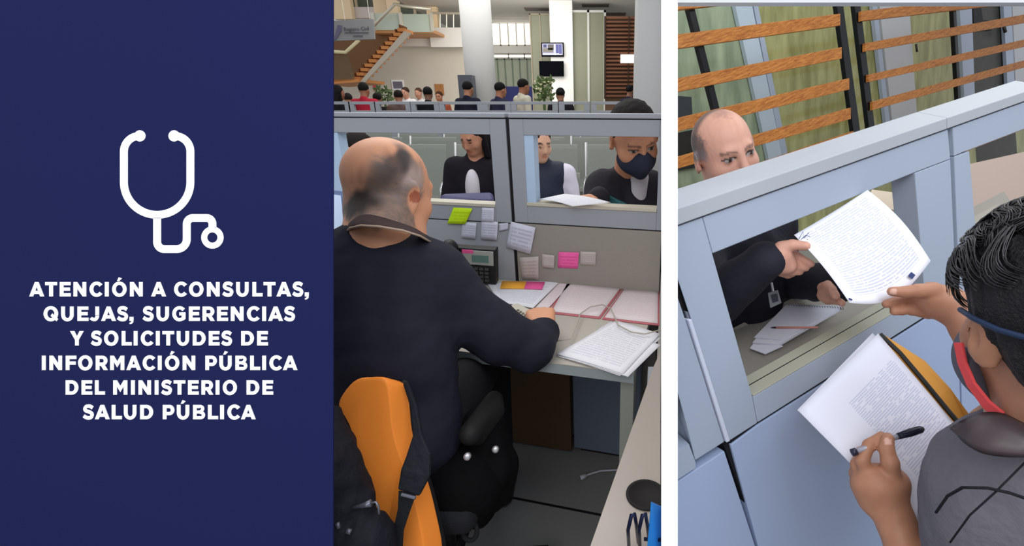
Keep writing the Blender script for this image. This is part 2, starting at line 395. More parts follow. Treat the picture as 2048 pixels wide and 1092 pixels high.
def figure(name, label, base, yaw, skin, hair, top, legs, seated=False, s=1.0, res=.013, group=None, headyaw=0, headpitch=0, hairstyle='short', female=False, arms='down', shoes=(30, 28, 30), folds_=.002, zseat=.46, extra=None, lean=0):
    """complete human figure standing or sitting; local x right, y forward"""
    root = empty(name, base, label, 'person', group)
    Rz = rotz(yaw); b = np.array(base, float)
    L = lambda x, y, z: b+Rz@(np.array([x, y, z])*s)
    z0 = zseat/s if seated else .93
    pel = (0, 0, z0+.04); dz = z0-.93
    ch = lambda x, y, z: L(x, y+lean*(z-.95), z+dz)
    sw = .155 if female else .178
    sh = [ch(-sw, -.01, 1.40), ch(sw, -.01, 1.40)]
    if arms == 'down': el = [ch(-sw-.05, -.03, 1.12), ch(sw+.05, -.03, 1.12)]; wr = [ch(-sw-.06, .06, .88), ch(sw+.06, .06, .88)]
    elif arms == 'lap': el = [ch(-sw-.06, .02, 1.14), ch(sw+.06, .02, 1.14)]; wr = [ch(-.07, .24, 1.06), ch(.06, .25, 1.08)]
    elif arms == 'table': el = [ch(-sw-.07, .1, 1.16), ch(sw+.07, .1, 1.16)]; wr = [ch(-.12, .32, 1.17), ch(.12, .3, 1.17)]
    hc = ch(0, .035, 1.60); R = Rz@rotz(headyaw)@rotx(headpitch)
    ho, T = head_ops(hc, R, s)
    tr = [('u', cap(hc+R@np.array([0, -.03, -.05])*s, ch(0, -.02, 1.44), .052*s, .06*s), .03)]
    tors = lambda g: [('u', cap(ch(-sw*.72, -.015, 1.385), ch(sw*.72, -.015, 1.385), (.068+g)*s), .04),
                      ('u', ell(ch(0, 0, 1.22), np.array((sw*.98+g, .115+g, .22))*s, Rz), .05),
                      ('u', ell(ch(0, 0, 1.02), np.array(((.155 if female else .16)+g, .115+g, .19))*s, Rz), .05)]
    arm = lambda g, hand=True: sum([[('u', cap(sh[i], el[i], (.05+g)*s, (.042+g)*s), .03), ('u', cap(el[i], wr[i], (.041+g)*s, (.029+g)*s), .015)] for i in (0, 1)], [])
    if seated: hp = [L(-.09, .02, z0+.02), L(.09, .02, z0+.02)]; kn = [L(-.12, .42, z0+.03), L(.12, .42, z0+.03)]; an = [L(-.12, .40, .08), L(.12, .40, .08)]
    else: hp = [L(-.085, 0, .9), L(.085, 0, .9)]; kn = [L(-.1, .02, .5), L(.1, .03, .5)]; an = [L(-.1, -.02, .08), L(.1, 0, .08)]
    lg = lambda g: sum([[('u', cap(hp[i], kn[i], (.082+g)*s, (.057+g)*s), .03), ('u', cap(kn[i], an[i], (.055+g)*s, (.04+g)*s), .02)] for i in (0, 1)], [])
    hands = []
    for i in (0, 1):
        if arms == 'down': hands += hand_ops(wr[i], Rz@np.array([0, .25, -1]), Rz@np.array([(1, -1)[i], 0, 0]), thumb=(1, -1)[i], s=s)
        else: hands += hand_ops(wr[i], Rz@np.array([(1, -1)[i]*.6, .8, -.1]), (0, 0, -1), thumb=(-1, 1)[i], s=s)
    sk = np.array(lin(skin))[:3]; hr = np.array(lin(hair))[:3]
    if res > .01: hands = [(o_[0], (o_[1][0], o_[1][1], o_[1][2], max(o_[1][3], res*.75), max(o_[1][4], res*.75)), *o_[2:]) for o_ in hands]
    def cf(P):
        q = (P-hc)@R/s; C = np.tile(sk, (len(P), 1))
        for sx in (-1, 1):
            e = np.linalg.norm((q-np.array([sx*.031, .088, .006]))*np.array([1, .5, 1.6]), axis=1); C[e < .010] = (.02, .012, .01)
            br = (np.abs(q[:, 2]-.028) < .006) & (np.abs(q[:, 0]-sx*.031) < .019) & (q[:, 1] > .06); C[br] = hr
        lp = (np.abs(q[:, 2]+.06) < .009) & (np.abs(q[:, 0]) < .024) & (q[:, 1] > .07); C[lp] = sk*np.array([.85, .5, .5])
        return C
    bodyops = ho+tr+tors(0)+arm(0)+lg(0)+hands
    blob('body', bodyops, res, vcol('skin', .5, .35), root, colf=cf)
    g = .014
    shirt = tors(g)+arm(g)+[('u', cap(ch(0, -.02, 1.40), ch(0, -.025, 1.455), .068*s, .066*s), .02)]
    blob('shirt', shirt, res, vcol('cloth', .85, .1, .3, 300), root, col=top, disp=folds(folds_, 40/s, int(abs(base[0])*100) % 50))
    blob('trousers', [('u', ell(L(0, 0, z0+.03), np.array((.17, .13, .13))*s, Rz))]+lg(g*.9), res*1.3, vcol('cloth', .85, .1), root, col=legs)
    for i in (0, 1):
        blob('shoe', [('u', cap(an[i]+Rz@np.array([0, -.02, -.04]), an[i]+Rz@np.array([0, .14, -.045]), .037, .032))], .012, vcol('shoe_leather', .4, .4), root, col=shoes)
    E = lambda p, r: ell(T(*p), np.array(r)*s, R)
    hs = [('u', E((0, -.022, .045), (.083, .098, .086))), ('s', E((0, .095, -.03), (.085, .075, .09)), .015)]
    if hairstyle == 'long': hs += [('u', cap(T(-.04, -.07, 0), T(-.05, -.085, -.2), .05*s, .045*s), .03), ('u', cap(T(.04, -.07, 0), T(.06, -.085, -.2), .05*s, .04*s), .03), ('u', cap(T(.07, -.02, .02), T(.075, 0, -.14), .025*s, .022*s), .02), ('u', cap(T(-.07, -.02, .02), T(-.075, 0, -.14), .025*s, .022*s), .02)]
    if hairstyle == 'bun': hs += [('u', E((0, -.12, .03), (.035, .035, .035)), .02)]
    if hairstyle == 'fluffy': hs = [('u', E((0, -.02, .06), (.09, .105, .085))), ('s', E((0, .095, -.03), (.07, .06, .085)), .015)]
    if hairstyle != 'none': blob('hair', hs, min(res, .008), vcol('hair', .75, .12, .3, 180), root, col=hair, disp=folds(.004 if hairstyle == 'fluffy' else .0015, 140, 3))
    if extra: extra(root, T, R, s, ch, L)
    return root

# ================================================================== SIGN BOARD (left third) and the white divider
white = mat('sign_white', (255, 255, 255), .7, spec=.1)
navy = mat('sign_navy', (31, 36, 80), .8, spec=.05)
DB = 0.80
def BP(px, py, off=0): return Q(px, py, DB) - EF*off
board = empty('sign_board', QZ(330, 1140, 0.55)*np.array([1, 1, 0]), 'tall navy blue sign board with white stethoscope emblem and Spanish lettering', 'sign')
mb = MB(); mb.prism([BP(-45, -45), BP(666, -45), BP(666, 1140), BP(-45, 1140)], EF*.003); mb.build('panel', navy, board)
for px in (60, 600):
    mb = MB()
    a = BP(px, 1120, -.012); mb.prism([a, a+EX*.03, a+EX*.03+EU*.5, a+EU*.5], EF*.02)
    b_ = a+EF*.02; g = np.array([b_[0], b_[1]-.08, 0]); mb.prism([b_, b_+EX*.03, b_+EX*.03+EU*.02, b_+EU*.02], g-b_)
    mb.build('stand_leg', mat('stand_metal', (60, 62, 70), .5, .6), board)
_rk = [0]
def raised(mb, poly, h=.0006):
    _rk[0] += 1; mb.prism([BP(x, y, .0001) for x, y in poly], -EF*(h+2e-5*(_rk[0] % 7)))
def stroke(mb, pts, w, X=lambda p: p):
    pts = [p for i, p in enumerate(pts) if i == 0 or abs(p[0]-pts[i-1][0])+abs(p[1]-pts[i-1][1]) > 1e-3]
    n = len(pts); L = []; R_ = []
    for i in range(n):
        p = np.array(pts[i], float); t0 = nz(p-np.array(pts[i-1])) if i else None; t1 = nz(np.array(pts[i+1])-p) if i < n-1 else None
        if t0 is None: t0 = t1
        if t1 is None: t1 = t0
        n0 = np.array([-t0[1], t0[0]]); n1 = np.array([-t1[1], t1[0]]); m = nz(n0+n1); k = 1/max(np.dot(m, n0), .4)
        ww = w[i] if hasattr(w, '__len__') else w
        L.append(p+m*k*ww/2); R_.append(p-m*k*ww/2)
    v = []; f = []
    for a_, b_ in zip(L, R_): a_, b_ = X(a_), X(b_); v += [BP(*a_, .0001), BP(*b_, .0001), BP(*b_, .0007), BP(*a_, .0007)]
    for i in range(n-1): f += [(i*4+k, i*4+(k+1) % 4, i*4+4+(k+1) % 4, i*4+4+k) for k in range(4)]
    f += [(0, 1, 2, 3)[::-1], tuple(4*n-4+k for k in range(4))]; mb.add(v, f)
def arcp(cx, cy, rx, ry, a0, a1, n=20): return [(cx+rx*math.cos(math.radians(a0+(a1-a0)*i/n)), cy+ry*math.sin(math.radians(a0+(a1-a0)*i/n))) for i in range(n+1)]
def sector(mb, cx, cy, ro, ri, a0, a1, X, n=20):
    A_ = arcp(cx, cy, ro[0], ro[1], a0, a1, n); B_ = arcp(cx, cy, ri[0], ri[1], a0, a1, n)
    for i in range(n): raised(mb, [X(q) for q in (A_[i], A_[i+1], B_[i+1], B_[i])])
# emblem
e = MB(); k = 1014/260
P_ = lambda x, y: (210+x/k, 240+y/k)
path = arcp(270, 247, 120, 121, -97, -180, 14)[0:]
path = [P_(270, 126)]+[P_(*p) for p in arcp(270, 247, 120, 121, -92, -180, 14)]+[P_(150, 485)]+[P_(*p) for p in arcp(409, 485, 259, 255, 180, 0, 40)]+[P_(668, 247)]+[P_(*p) for p in arcp(548, 247, 120, 121, 0, -88, 14)]+[P_(545, 126)]
stroke(e, path, 61/k)
tag(e.build('emblem_tubing', white, board), 'white U shaped stethoscope tubing of the emblem')
for c in ((275, 125), (542, 125)):
    e = MB(); raised(e, [P_(*p) for p in arcp(c[0], c[1], 44, 44, 0, 345, 23)], .0008); e.build('emblem_earpiece', white, board)
e = MB()
path = [P_(409, 760), P_(409, 950)]+[P_(*p) for p in arcp(464, 951, 55, 56, 180, 90, 10)]+[P_(560, 1007)]+[P_(*p) for p in arcp(562, 930, 78, 77, 90, 0, 10)]+[P_(640, 812)]+[P_(*p) for p in arcp(688, 812, 48, 47, 180, 270, 10)]+[P_(795, 765)]+[P_(*p) for p in arcp(795, 811, 45, 46, 270, 360, 10)]+[P_(840, 845)]
stroke(e, path, 61/k); e.build('emblem_hose', white, board); e = MB()
sector(e, 840, 917, (87, 87), (40, 40), 0, 360, lambda p: P_(*p), 32)
tag(e.build('emblem_chestpiece', white, board), 'white ring shaped chestpiece of the emblem')
# lettering
SW = 28.5; BW = 23.5
def glyph(mb, ch, X):
    """draws one capital, returns its width (cap height 100)"""
    R = lambda x0, y0, x1, y1: raised(mb, [X(q) for q in ((x0, y0), (x1, y0), (x1, y1), (x0, y1))])
    G = lambda *p: raised(mb, [X(q) for q in p])
    acc = None
    if ch in 'ÓÚ': acc = ch; ch = {'Ó': 'O', 'Ú': 'U'}[ch]
    if ch == 'A':
        G((0, 0), (29, 0), (36, 17), (45.5, 40), (55.5, 67), (55.5, 100), (42, 100)); G((111, 0), (81, 0), (74, 17), (65.5, 40), (55.5, 67), (55.5, 100), (69, 100)); G((36, 17), (74, 17), (65.5, 40), (45.5, 40)); w = 111
    elif ch == 'T': R(0, 77, 89, 100); R(30, 0, 59, 77); w = 89
    elif ch == 'E': R(0, 0, 28, 100); R(28, 77, 81, 100); R(28, 39, 76, 62); R(28, 0, 82, 23); w = 82
    elif ch == 'F': R(0, 0, 28, 100); R(28, 76, 80, 100); R(28, 37, 75, 60); w = 80
    elif ch == 'L': R(0, 0, 28, 100); R(28, 0, 76, 23.5); w = 76
    elif ch == 'I': R(0, 0, 29, 100); w = 29
    elif ch == 'N': R(0, 0, 28, 100); R(67, 0, 95, 100); G((27.5, 100), (27.5, 54), (67.5, 2), (67.5, 46)); w = 95
    elif ch == 'M': R(0, 0, 28, 100); R(79, 0, 107, 100); G((28, 100), (28, 57), (53.5, 18), (53.5, 61)); G((79, 100), (79, 57), (53.5, 18), (53.5, 61)); w = 107
    elif ch in 'OQ':
        sector(mb, 54, 50, (54, 53), (26.5, 30), 0, 360, lambda p: X(p), 40); w = 108
        if ch == 'Q': G((52, 36), (65, 52), (109, 13), (96, -2)); w = 110
    elif ch == 'C':
        sector(mb, 53, 50, (53, 53), (25, 30), 38, 322, X, 32); G((73, 69), (72, 68), (95, 82+2), (94.5, 83)); G((72.5, 69), (86, 92), (95.5, 84), (75, 68)); G((72.5, 31), (86, 8), (95.5, 16), (75, 32)); w = 96
    elif ch == 'G':
        sector(mb, 53, 50, (53, 53), (26, 30), 40, 318, X, 32); G((76, 72), (84, 93), (92, 88), (79, 70)); R(52, 38, 98, 60); G((98, 38), (70, 38), (70, 20), (84, 4), (98, 14)); w = 98
    elif ch == 'U':
        R(0, 43, 28, 100); R(65, 43, 93, 100); sector(mb, 46.5, 43, (46.5, 46), (18.5, 23), 180, 360, X, 24); w = 93
    elif ch == 'D':
        R(0, 0, 28, 100); R(28, 0, 46, 23); R(28, 77, 46, 100); sector(mb, 46, 50, (51, 50), (22, 27), -90, 90, X, 24); w = 97
    elif ch in 'PR':
        R(0, 0, 28, 100); yb = 28 if ch == 'P' else 30; cy = (100+yb)/2
        R(28, 77, 50, 100); R(28, yb, 50, yb+23); sector(mb, 50, cy, (37 if ch == 'P' else 38, (100-yb)/2), (10, (100-yb)/2-23), -90, 90, X, 18)
        w = 86
        if ch == 'R': G((28, 30), (42, 30), (62, 36), (69, 33), (91, 0), (60, 0), (40, 29)); w = 91
    elif ch == 'B':
        R(0, 0, 27, 100); R(27, 77, 52, 100); R(27, 40, 52, 61); R(27, 0, 56, 22); sector(mb, 52, 73.5, (32, 26.5), (8, 9), -90, 90, X, 14); sector(mb, 56, 29, (34, 29), (9, 8.5), -90, 90, X, 14)
        R(50, 37, 58, 58); w = 90
    elif ch == 'Y': G((0, 100), (32, 100), (51.5, 64), (51.5, 38), (38, 38)); G((103, 100), (71, 100), (51.5, 64), (51.5, 38), (65, 38)); R(37.5, 0, 65.5, 38.5); w = 103
    elif ch == 'J':
        R(43, 40, 71, 100); sector(mb, 35, 36, (36, 38.5), (9, 15), 232, 362, X, 16); G((0, 13), (17, 28), (29.5, 20), (13, 4)); w = 71
    elif ch == 'S':
        p = [(76, 79), (60, 88.5), (44, 91), (26, 87), (17.5, 72), (24, 60), (42, 53.5), (58, 48), (70, 38), (70.5, 26), (62, 13), (44, 9.5), (26, 13), (8, 24)]
        q = [];
        for i in range(len(p)-1):
            a, b = np.array(p[i]), np.array(p[i+1]); pm = np.array(p[i-1]) if i else 2*a-b; pn = np.array(p[i+2]) if i+2 < len(p) else 2*b-a
            for j in range(4):
                t = j/4; q.append(tuple(.5*((2*a)+(-pm+b)*t+(2*pm-5*a+4*b-pn)*t*t+(-pm+3*a-3*b+pn)*t**3)))
        q.append(p[-1]); stroke(mb, q, [25]*len(q), X); w = 86
    elif ch == ',': R(0, 0, 30, 29); G((30, 3), (30, 0), (13, 0), (13, -7), (0, -12), (2, -22), (18, -19), (28, -10)); w = 30
    else: w = 0
    if acc: x0 = (w-31)/2+10; y0 = 106 if acc == 'O' else 106; G((x0-12, y0+1), (x0+1, y0+27), (x0+25, y0+19), (x0+5, y0+1))
    return w
LSB = {'A': 1, 'T': 6, 'Y': 0, 'S': 4, 'O': 11, 'Q': 11, 'C': 11, 'G': 11, 'J': 2, ',': 4, 'V': 0}
RSB = {'A': 1, 'T': 6, 'Y': 0, 'S': 5, 'O': 11, 'Q': 7, 'C': 4, 'G': 11, 'E': 6, 'F': 2, 'L': 1, 'R': 3, 'P': 5, 'B': 7, 'D': 10}
LN = [('ATENCIÓN A CONSULTAS,', 564, 59.4, 618), ('QUEJAS, SUGERENCIAS', 613, 88, 591), ('Y SOLICITUDES DE', 662, 141, 536.5), ('INFORMACIÓN PÚBLICA', 711.2, 84.5, 595.5), ('DEL MINISTERIO DE', 760.4, 132, 547), ('SALUD PÚBLICA', 809.5, 165.8, 512)]
for txt, ytop, x0, x1 in LN:
    def lay(X, dry):
        x = 0; m_ = MB()
        for i, c in enumerate(txt):
            if c == ' ': x += 48; continue
            cc = {'Ó': 'O', 'Ú': 'U'}.get(c, c)
            if i: x += LSB.get(cc, 14)
            w = glyph(m_, c, (lambda p, x=x: X(p[0]+x, p[1])))
            x += w
            if i < len(txt)-1: x += RSB.get(cc, 14)
        return x, m_
    tot, _ = lay(lambda a, b: (a, b), True); sx = (x1-x0)/tot
    _, m_ = lay(lambda a, b: (x0+a*sx, ytop+28.9-b*.289), False)
    tag(m_.build('lettering', white, board), 'white capitals reading '+txt.replace(',', ''))

def pyz(d, Z): return PY+F*(((CAM[2]-Z)/d)-math.sin(TH))/math.cos(TH)
mb = MB(); dA, dB_ = .70, 9.0; tw = EX*(33.0/F*dA)
poly = [Q(1322.5, pyz(dA, 0), dA), Q(1322.5, pyz(dB_, 0), dB_), Q(1322.5, pyz(dB_, 4.6), dB_), Q(1322.5, pyz(dA, 2.2), dA)]
mb.prism(poly, tw); tag(mb.build('wall_divider', white), kind='structure')

# ================================================================== NEAR PARTITION (middle scene)
PH = math.radians(13.5)
UM = np.array([math.cos(PH), -math.sin(PH), 0]); NM = np.array([-math.sin(PH), -math.cos(PH), 0]); UZ = np.array([0, 0, 1.])
OM = QZ(1050, 563, .74)
def M(px, py, off=0): return QP(px, py, OM+NM*off, NM)
def uz(px, py, off=0): p = M(px, py, off)-OM; return float(p@UM), float(p[2]+OM[2])
def W3(u, z, off=0): return OM*np.array([1, 1, 0])+UM*u+UZ*z+NM*off
def slab(mb, u0, u1, z0, z1, off0, off1):
    return mb.prism([W3(u0, z0, off0), W3(u1, z0, off0), W3(u1, z1, off0), W3(u0, z1, off0)], NM*(off1-off0))
fr = mat('partition_frame', (152, 156, 164), .5, spec=.3, noise=.03, nscale=3)
fr_l = mat('partition_laminate', (160, 164, 170), .6, noise=.03, nscale=30)
fr_r = mat('partition_fabric', (148, 143, 136), .85, noise=.06, nscale=300, bump=.15)
jamb = mat('jamb_blue', (176, 200, 226), .4); dark = mat('gap_black', (22, 22, 26), .7); cream = mat('sill_cream', (190, 184, 168), .5)
zt0 = uz(1020, 238)[1]; ztop = uz(1020, 226)[1]; zw1 = uz(900, 268)[1]; zs0 = uz(900, 404)[1]; zs1 = uz(900, 411)[1]; zr = uz(900, 439)[1]
uL, uM0, uM1, uR = uz(560, 400)[0], uz(1017, 350)[0], uz(1024, 350)[0], uz(1322, 480)[0]
Tk = -.055
def unit(label, u0, u1, w0, w1, zsill, zrail, panelmat, jl, jr):
    t = empty('cubicle_partition', W3((u0+u1)/2, 0), label, 'partition', None)
    m_ = MB(); slab(m_, u0, w0, zrail, zt0, Tk, 0); slab(m_, w1, u1, zrail, zt0, Tk, 0); slab(m_, w0, w1, zw1, zt0, Tk, 0); slab(m_, w0, w1, zrail, zsill-.012, Tk, 0)
    m_.build('window_frame', fr, t, .002)
    m_ = MB(); slab(m_, w0, w1, zsill-.012, zsill, Tk-.004, .004); tag(m_.build('sill', cream, t, .001), 'cream inner sill')
    m_ = MB()
    if jl: slab(m_, w0, w0+jl, zsill, zw1, Tk+.004, -.004)
    if jr: slab(m_, w1-jr, w1, zsill, zw1, Tk+.004, -.004)
    if jl or jr: tag(m_.build('window_jamb', jamb, t), 'pale blue inner window strip')
    m_ = MB(); slab(m_, u0, u1, .02, zrail-.005, Tk, -.002); m_.build('lower_panel', panelmat, t, .002)
    m_ = MB(); slab(m_, u0, u1, .0, zrail, Tk+.01, -.012); slab(m_, u0, u1, zt0, zt0+.004, Tk, -.004); tag(m_.build('core', dark, t), 'dark core seen in the seams')
    m_ = MB(); slab(m_, u0, u1, zt0+.004, ztop, Tk-.006, .006); m_.build('top_cap', fr, t, .003)
    return t
unit('left grey desk partition with wide window, behind the seated bald man', uL, uM0, uz(668, 350)[0]-.05, uz(986, 350)[0], zs0, zr, fr_l, .10, 0)
unit('right grey desk partition with window where the masked man stands', uM1, uR, uz(1050, 330)[0], uz(1317, 330)[0], uz(1200, 412)[1], uz(1180, 453)[1], fr_r, .036, 0)
mb = MB(); slab(mb, uM0, uM1, 0, zt0+.004, Tk+.006, -.008); mb.build('partition_joint', dark); tag(bpy.data.objects['partition_joint'], 'narrow black joint strip between the two desk partitions', 'joint strip')

# notes pinned to it
note_w = papermat('note_white', (205, 206, 222), (130, 130, 165), 7, .35, (.1, .1, .1, .1), 9)
note_t = papermat('note_tan', (190, 180, 176), (130, 120, 130), 7, .3, (.1, .1, .1, .1), 9)
note_y = papermat('note_lime', (196, 232, 34), (130, 170, 20), 5, .25, (.1, .1, .1, .1), 9)
note_p = papermat('note_pink', (243, 104, 170), (190, 50, 120), 5, .3, (.1, .1, .1, .1), 9)
NT = [([(895, 447), (931, 448), (945, 417), (907, 415)], note_y, 'lime green sticky note pinned under the left partition window', .004),
      ([(923, 475), (951, 478), (953, 446), (925, 444)], note_w, 'faint pale note just below the lime green note', .002),
      ([(963, 443), (988, 444), (988, 416), (964, 415)], note_w, 'small white note on the rail right of the lime note', .003),
      ([(962, 478), (994, 480), (996, 444), (963, 441)], note_w, 'white note stuck directly under the small rail note', .0045),
      ([(999, 462), (1016, 458), (1016, 446), (998, 447)], note_w, 'tiny white slip left of the large tilted note', .002),
      ([(1013, 494), (1061, 508), (1071, 455), (1022, 443)], note_w, 'large tilted white note over the joint of the partitions', .006),
      ([(1044, 560), (1077, 561), (1077, 513), (1039, 515)], note_t, 'tall whitish note low on the right panel, left of the others', .003),
      ([(1085, 534), (1108, 536), (1109, 511), (1084, 508)], note_t, 'small square note left of the pink note', .003),
      ([(1115, 536), (1155, 538), (1158, 505), (1117, 504)], note_p, 'bright pink sticky note on the right partition panel', .003),
      ([(1160, 530), (1191, 532), (1192, 504), (1161, 503)], note_t, 'small whitish note right of the pink note', .003)]
for q, m_, lb, off in NT:
    sheet('note', [M(x, y, off) for x, y in q], m_, n=4, th=.0004, bendf=lambda u, v: .003*(1-v)**2, label=lb, cat='note', group='notes on the partition')

# ================================================================== DESK
ZD = .74
desk_m = mat('desk_laminate', (176, 170, 160), .45, noise=.03, nscale=5); desk_e = mat('desk_edge', (150, 158, 160), .45)
c_ = QZ(1268, 746, ZD); wd = float((c_-OM)@NM); uc = float((c_-OM)@UM)
desk = empty('desk', W3(uc-.7, 0, wd/2), 'grey office desk covered with papers against the partition', 'desk')
mb = MB(); mb.prism([W3(uL, ZD, .001), W3(uL, ZD, wd), W3(uc, ZD, wd), W3(uR, ZD, wd-.12), W3(uR, ZD, .001)], (0, 0, -.004)); tag(mb.build('worktop', desk_m, desk, .001), 'beige grey worktop')
mb = MB(); mb.prism([W3(uL, ZD-.004, .001), W3(uL, ZD-.004, wd-.001), W3(uc-.001, ZD-.004, wd-.001), W3(uR-.001, ZD-.004, wd-.121), W3(uR-.001, ZD-.004, .001)], (0, 0, -.03)); tag(mb.build('edge_band', desk_e, desk), 'blue grey desk edge')
mb = MB(); mb.prism([W3(uc-.045, .0, wd-.04), W3(uc-.005, .0, wd-.04), W3(uc-.005, 0, wd-.075), W3(uc-.045, 0, wd-.075)], (0, 0, ZD-.034)); mb.build('leg', mat('leg_grey', (150, 154, 146), .5), desk, .003)
b0 = QZ(1143, 910, 0); bo = float((b0-OM)@NM); ub = float((b0-OM)@UM)
mb = MB(); slab(mb, ub, uc-.02, ZD-.13, ZD-.034, bo+.0, bo+.03); mb.build('crossbeam', mat('beam_black', (18, 18, 20), .6), desk)
mb = MB(); slab(mb, uL, ub, .02, ZD-.034, bo-.02, bo); tag(mb.build('wood_panel', wood('dark_brown', (66, 48, 32), (84, 62, 42), 3, (4, 1, 1)), desk), 'dark brown wooden panel under the desk')
cab = empty('pedestal_cabinet', W3((ub+uc)/2, 0, bo/2), 'plain grey pedestal cabinet under the right end of the desk', 'cabinet')
mb = MB(); slab(mb, ub+.008, uc-.05, .03, ZD-.12, bo*.35, bo-.012); mb.build('body', mat('cab_grey', (92, 100, 116), .4), cab, .004)
mb = MB(); slab(mb, ub+.03, uc-.07, 0, .03, bo*.4, bo-.04); mb.build('plinth', dark, cab)

# papers on the desk
def D(px, py, z=.0): return QZ(px, py, ZD+z)
pw = papermat('doc_white', (226, 226, 232), (150, 152, 170), 22, .3)
pr_ = papermat('doc_rose', (222, 210, 212), (190, 160, 168), 22, .25)
sheet('document', [D(999, 606, .004), D(1066, 617, .004), D(1122, 562, .004), D(974, 566, .004)], pw, bend=.002, th=.002, label='white document with yellow and pink tabs beside the phone', cat='paper')
o_ = bpy.data.objects['document']
for q, m_, nm in (([(1000, 577), (1048, 578), (1053, 563), (1004, 562)], mat('tab_yellow', (240, 172, 60), .7), 'yellow'), ([(1048, 578), (1084, 579), (1090, 564), (1053, 563)], mat('tab_pink', (240, 96, 160), .7), 'pink')):
    sheet('sticky_tab', [D(x, y, .0095) for x, y in q], m_, o_, n=2, th=.0005, label=nm+' sticky tab')
def folder(name, q, label, red=(196, 110, 118)):
    t = empty(name, D(*q[0], 0), label, 'folder')
    cc = [D(x, y, .001) for x, y in q]; sheet('cover', cc, mat('folder_red%d' % red[1], red, .6), t, n=4, th=.002)
    ct = sum(cc)/4
    sheet('page', [ct+(k_-ct)*.93+np.array([0, 0, .003]) for k_ in cc], pr_, t, n=6, th=.001)
folder('folder', [(1068, 619), (1096, 620), (1148, 563), (1124, 561)], 'narrow red edged folder right of the tabbed document')
folder('folder', [(1098, 627), (1200, 638), (1246, 576), (1134, 563)], 'open red bordered folder in the middle of the desk')
folder('folder', [(1204, 639), (1319, 652), (1319, 582), (1248, 577)], 'red bordered folder at the right end of the desk')
kb = empty('desk_calculator', D(1035, 628), 'cream desk calculator beside the man\'s fist', 'calculator')
mb = MB(); mb.prism([D(1003, 622, .001), D(1040, 652, .001), D(1066, 628, .001), D(1036, 612, .001)], (0, 0, .012)); mb.build('body', mat('calc_cream', (206, 200, 184), .5), kb, .003)
for i in range(4):
    for j in range(3):
        c = D(1036+i*5-j*4.2, 621+i*3.4+j*4.6, .0135); MBk = MB(); MBk.bb(c[0]-.004, c[0]+.004, c[1]-.005, c[1]+.005, c[2]-.001, c[2]+.003); MBk.build('key', mat('calc_key', (120, 112, 96), .5), kb)
for i, (q, lb) in enumerate(((((1112, 712), (1240, 752), (1322, 676), (1222, 643)), 'lowest'), (((1128, 716), (1256, 754), (1321, 690), (1205, 652)), 'middle'), (((1112, 708), (1246, 748), (1320, 668), (1232, 641)), 'topmost'))):
    sheet('loose_sheet', [D(q[0][0], q[0][1], .002+.003*i), D(q[1][0], q[1][1], .002+.003*i), D(q[2][0], q[2][1], .002+.003*i), D(q[3][0], q[3][1], .002+.003*i)], pw, bend=.002, label='%s printed sheet of the loose stack on the desk\'s front corner' % lb, cat='paper', group='loose sheets on the front corner')
m_ = MB(); pts = [D(x, y, .02) for x, y in ((1112, 682), (1140, 678), (1153, 650), (1160, 628), (1180, 614), (1205, 609), (1222, 618), (1232, 640), (1236, 650), (1262, 664), (1290, 668), (1320, 660))]
m_.tube(pts, .0022, 6); tag(m_.build('cable', mat('cable_beige', (176, 168, 156), .5), smooth=True), 'thin pale cable looping over the papers on the desk', 'cable')
m_ = MB(); m_.tube([QZ(x, y, .012) for x, y in ((1162, 955), (1180, 948), (1200, 942), (1230, 940), (1300, 942))], .004, 6); m_.tube([QZ(1161, 956, .014), QZ(1172, 951, .014)], .009, 8)
tag(m_.build('floor_cable', mat('cable_white', (170, 172, 180), .5), smooth=True), 'white cable with plug lying on the dark floor', 'cable')

# desk phone
ph = empty('desk_phone', D(955, 560), 'black and silver desk phone with pink sticker behind the man', 'phone')
A_ = M(925, 499, .13); B_ = M(989, 503, .13)
up = nz(D(960, 566, .01)-M(957, 501, .13)); ln = float(np.linalg.norm(D(960, 566, .01)-M(957, 501, .13)))
nn = nz(np.cross(B_-A_, up)); nn = nn if nn[1] < 0 else -nn
pq = lambda s_, t_, o=0: A_+(B_-A_)*s_+up*ln*t_+nn*o
def pslab(s0, s1, t0, t1, o0, o1): return MB().prism([pq(s0, t0, o0), pq(s1, t0, o0), pq(s1, t1, o0), pq(s0, t1, o0)], nn*(o1-o0))
pslab(-.55, 1.03, -.03, 1.02, -.03, 0).build('body', mat('phone_black', (26, 27, 30), .4), ph, .004)
pslab(.0, .97, .0, .42, 0, .004).build('display_panel', mat('phone_silver', (176, 180, 176), .35, .3), ph, .002)
tag(pslab(.3, .82, .13, .33, .004, .006).build('screen', mat('lcd', (96, 128, 122), .3), ph), 'grey green display')
tag(pslab(.0, .35, -.02, .08, .004, .006).build('sticker', mat('tab_pink', (240, 96, 160), .7), ph), 'pink sticker')
for i in range(4):
    for j in range(3): pslab(.35+j*.17, .47+j*.17, .5+i*.12, .57+i*.12, 0, .005).build('key', mat('phone_key', (70, 74, 72), .5), ph)
blob('handset', [('u', cap(pq(-.35, -.05, .03), pq(-.35, .9, .03), .018)), ('u', cap(pq(-.36, -.08, .012), pq(-.34, .04, .012), .032), .01), ('u', cap(pq(-.36, .85, .012), pq(-.34, .97, .012), .032), .01)], .005, mat('phone_black', (26, 27, 30)), ph)

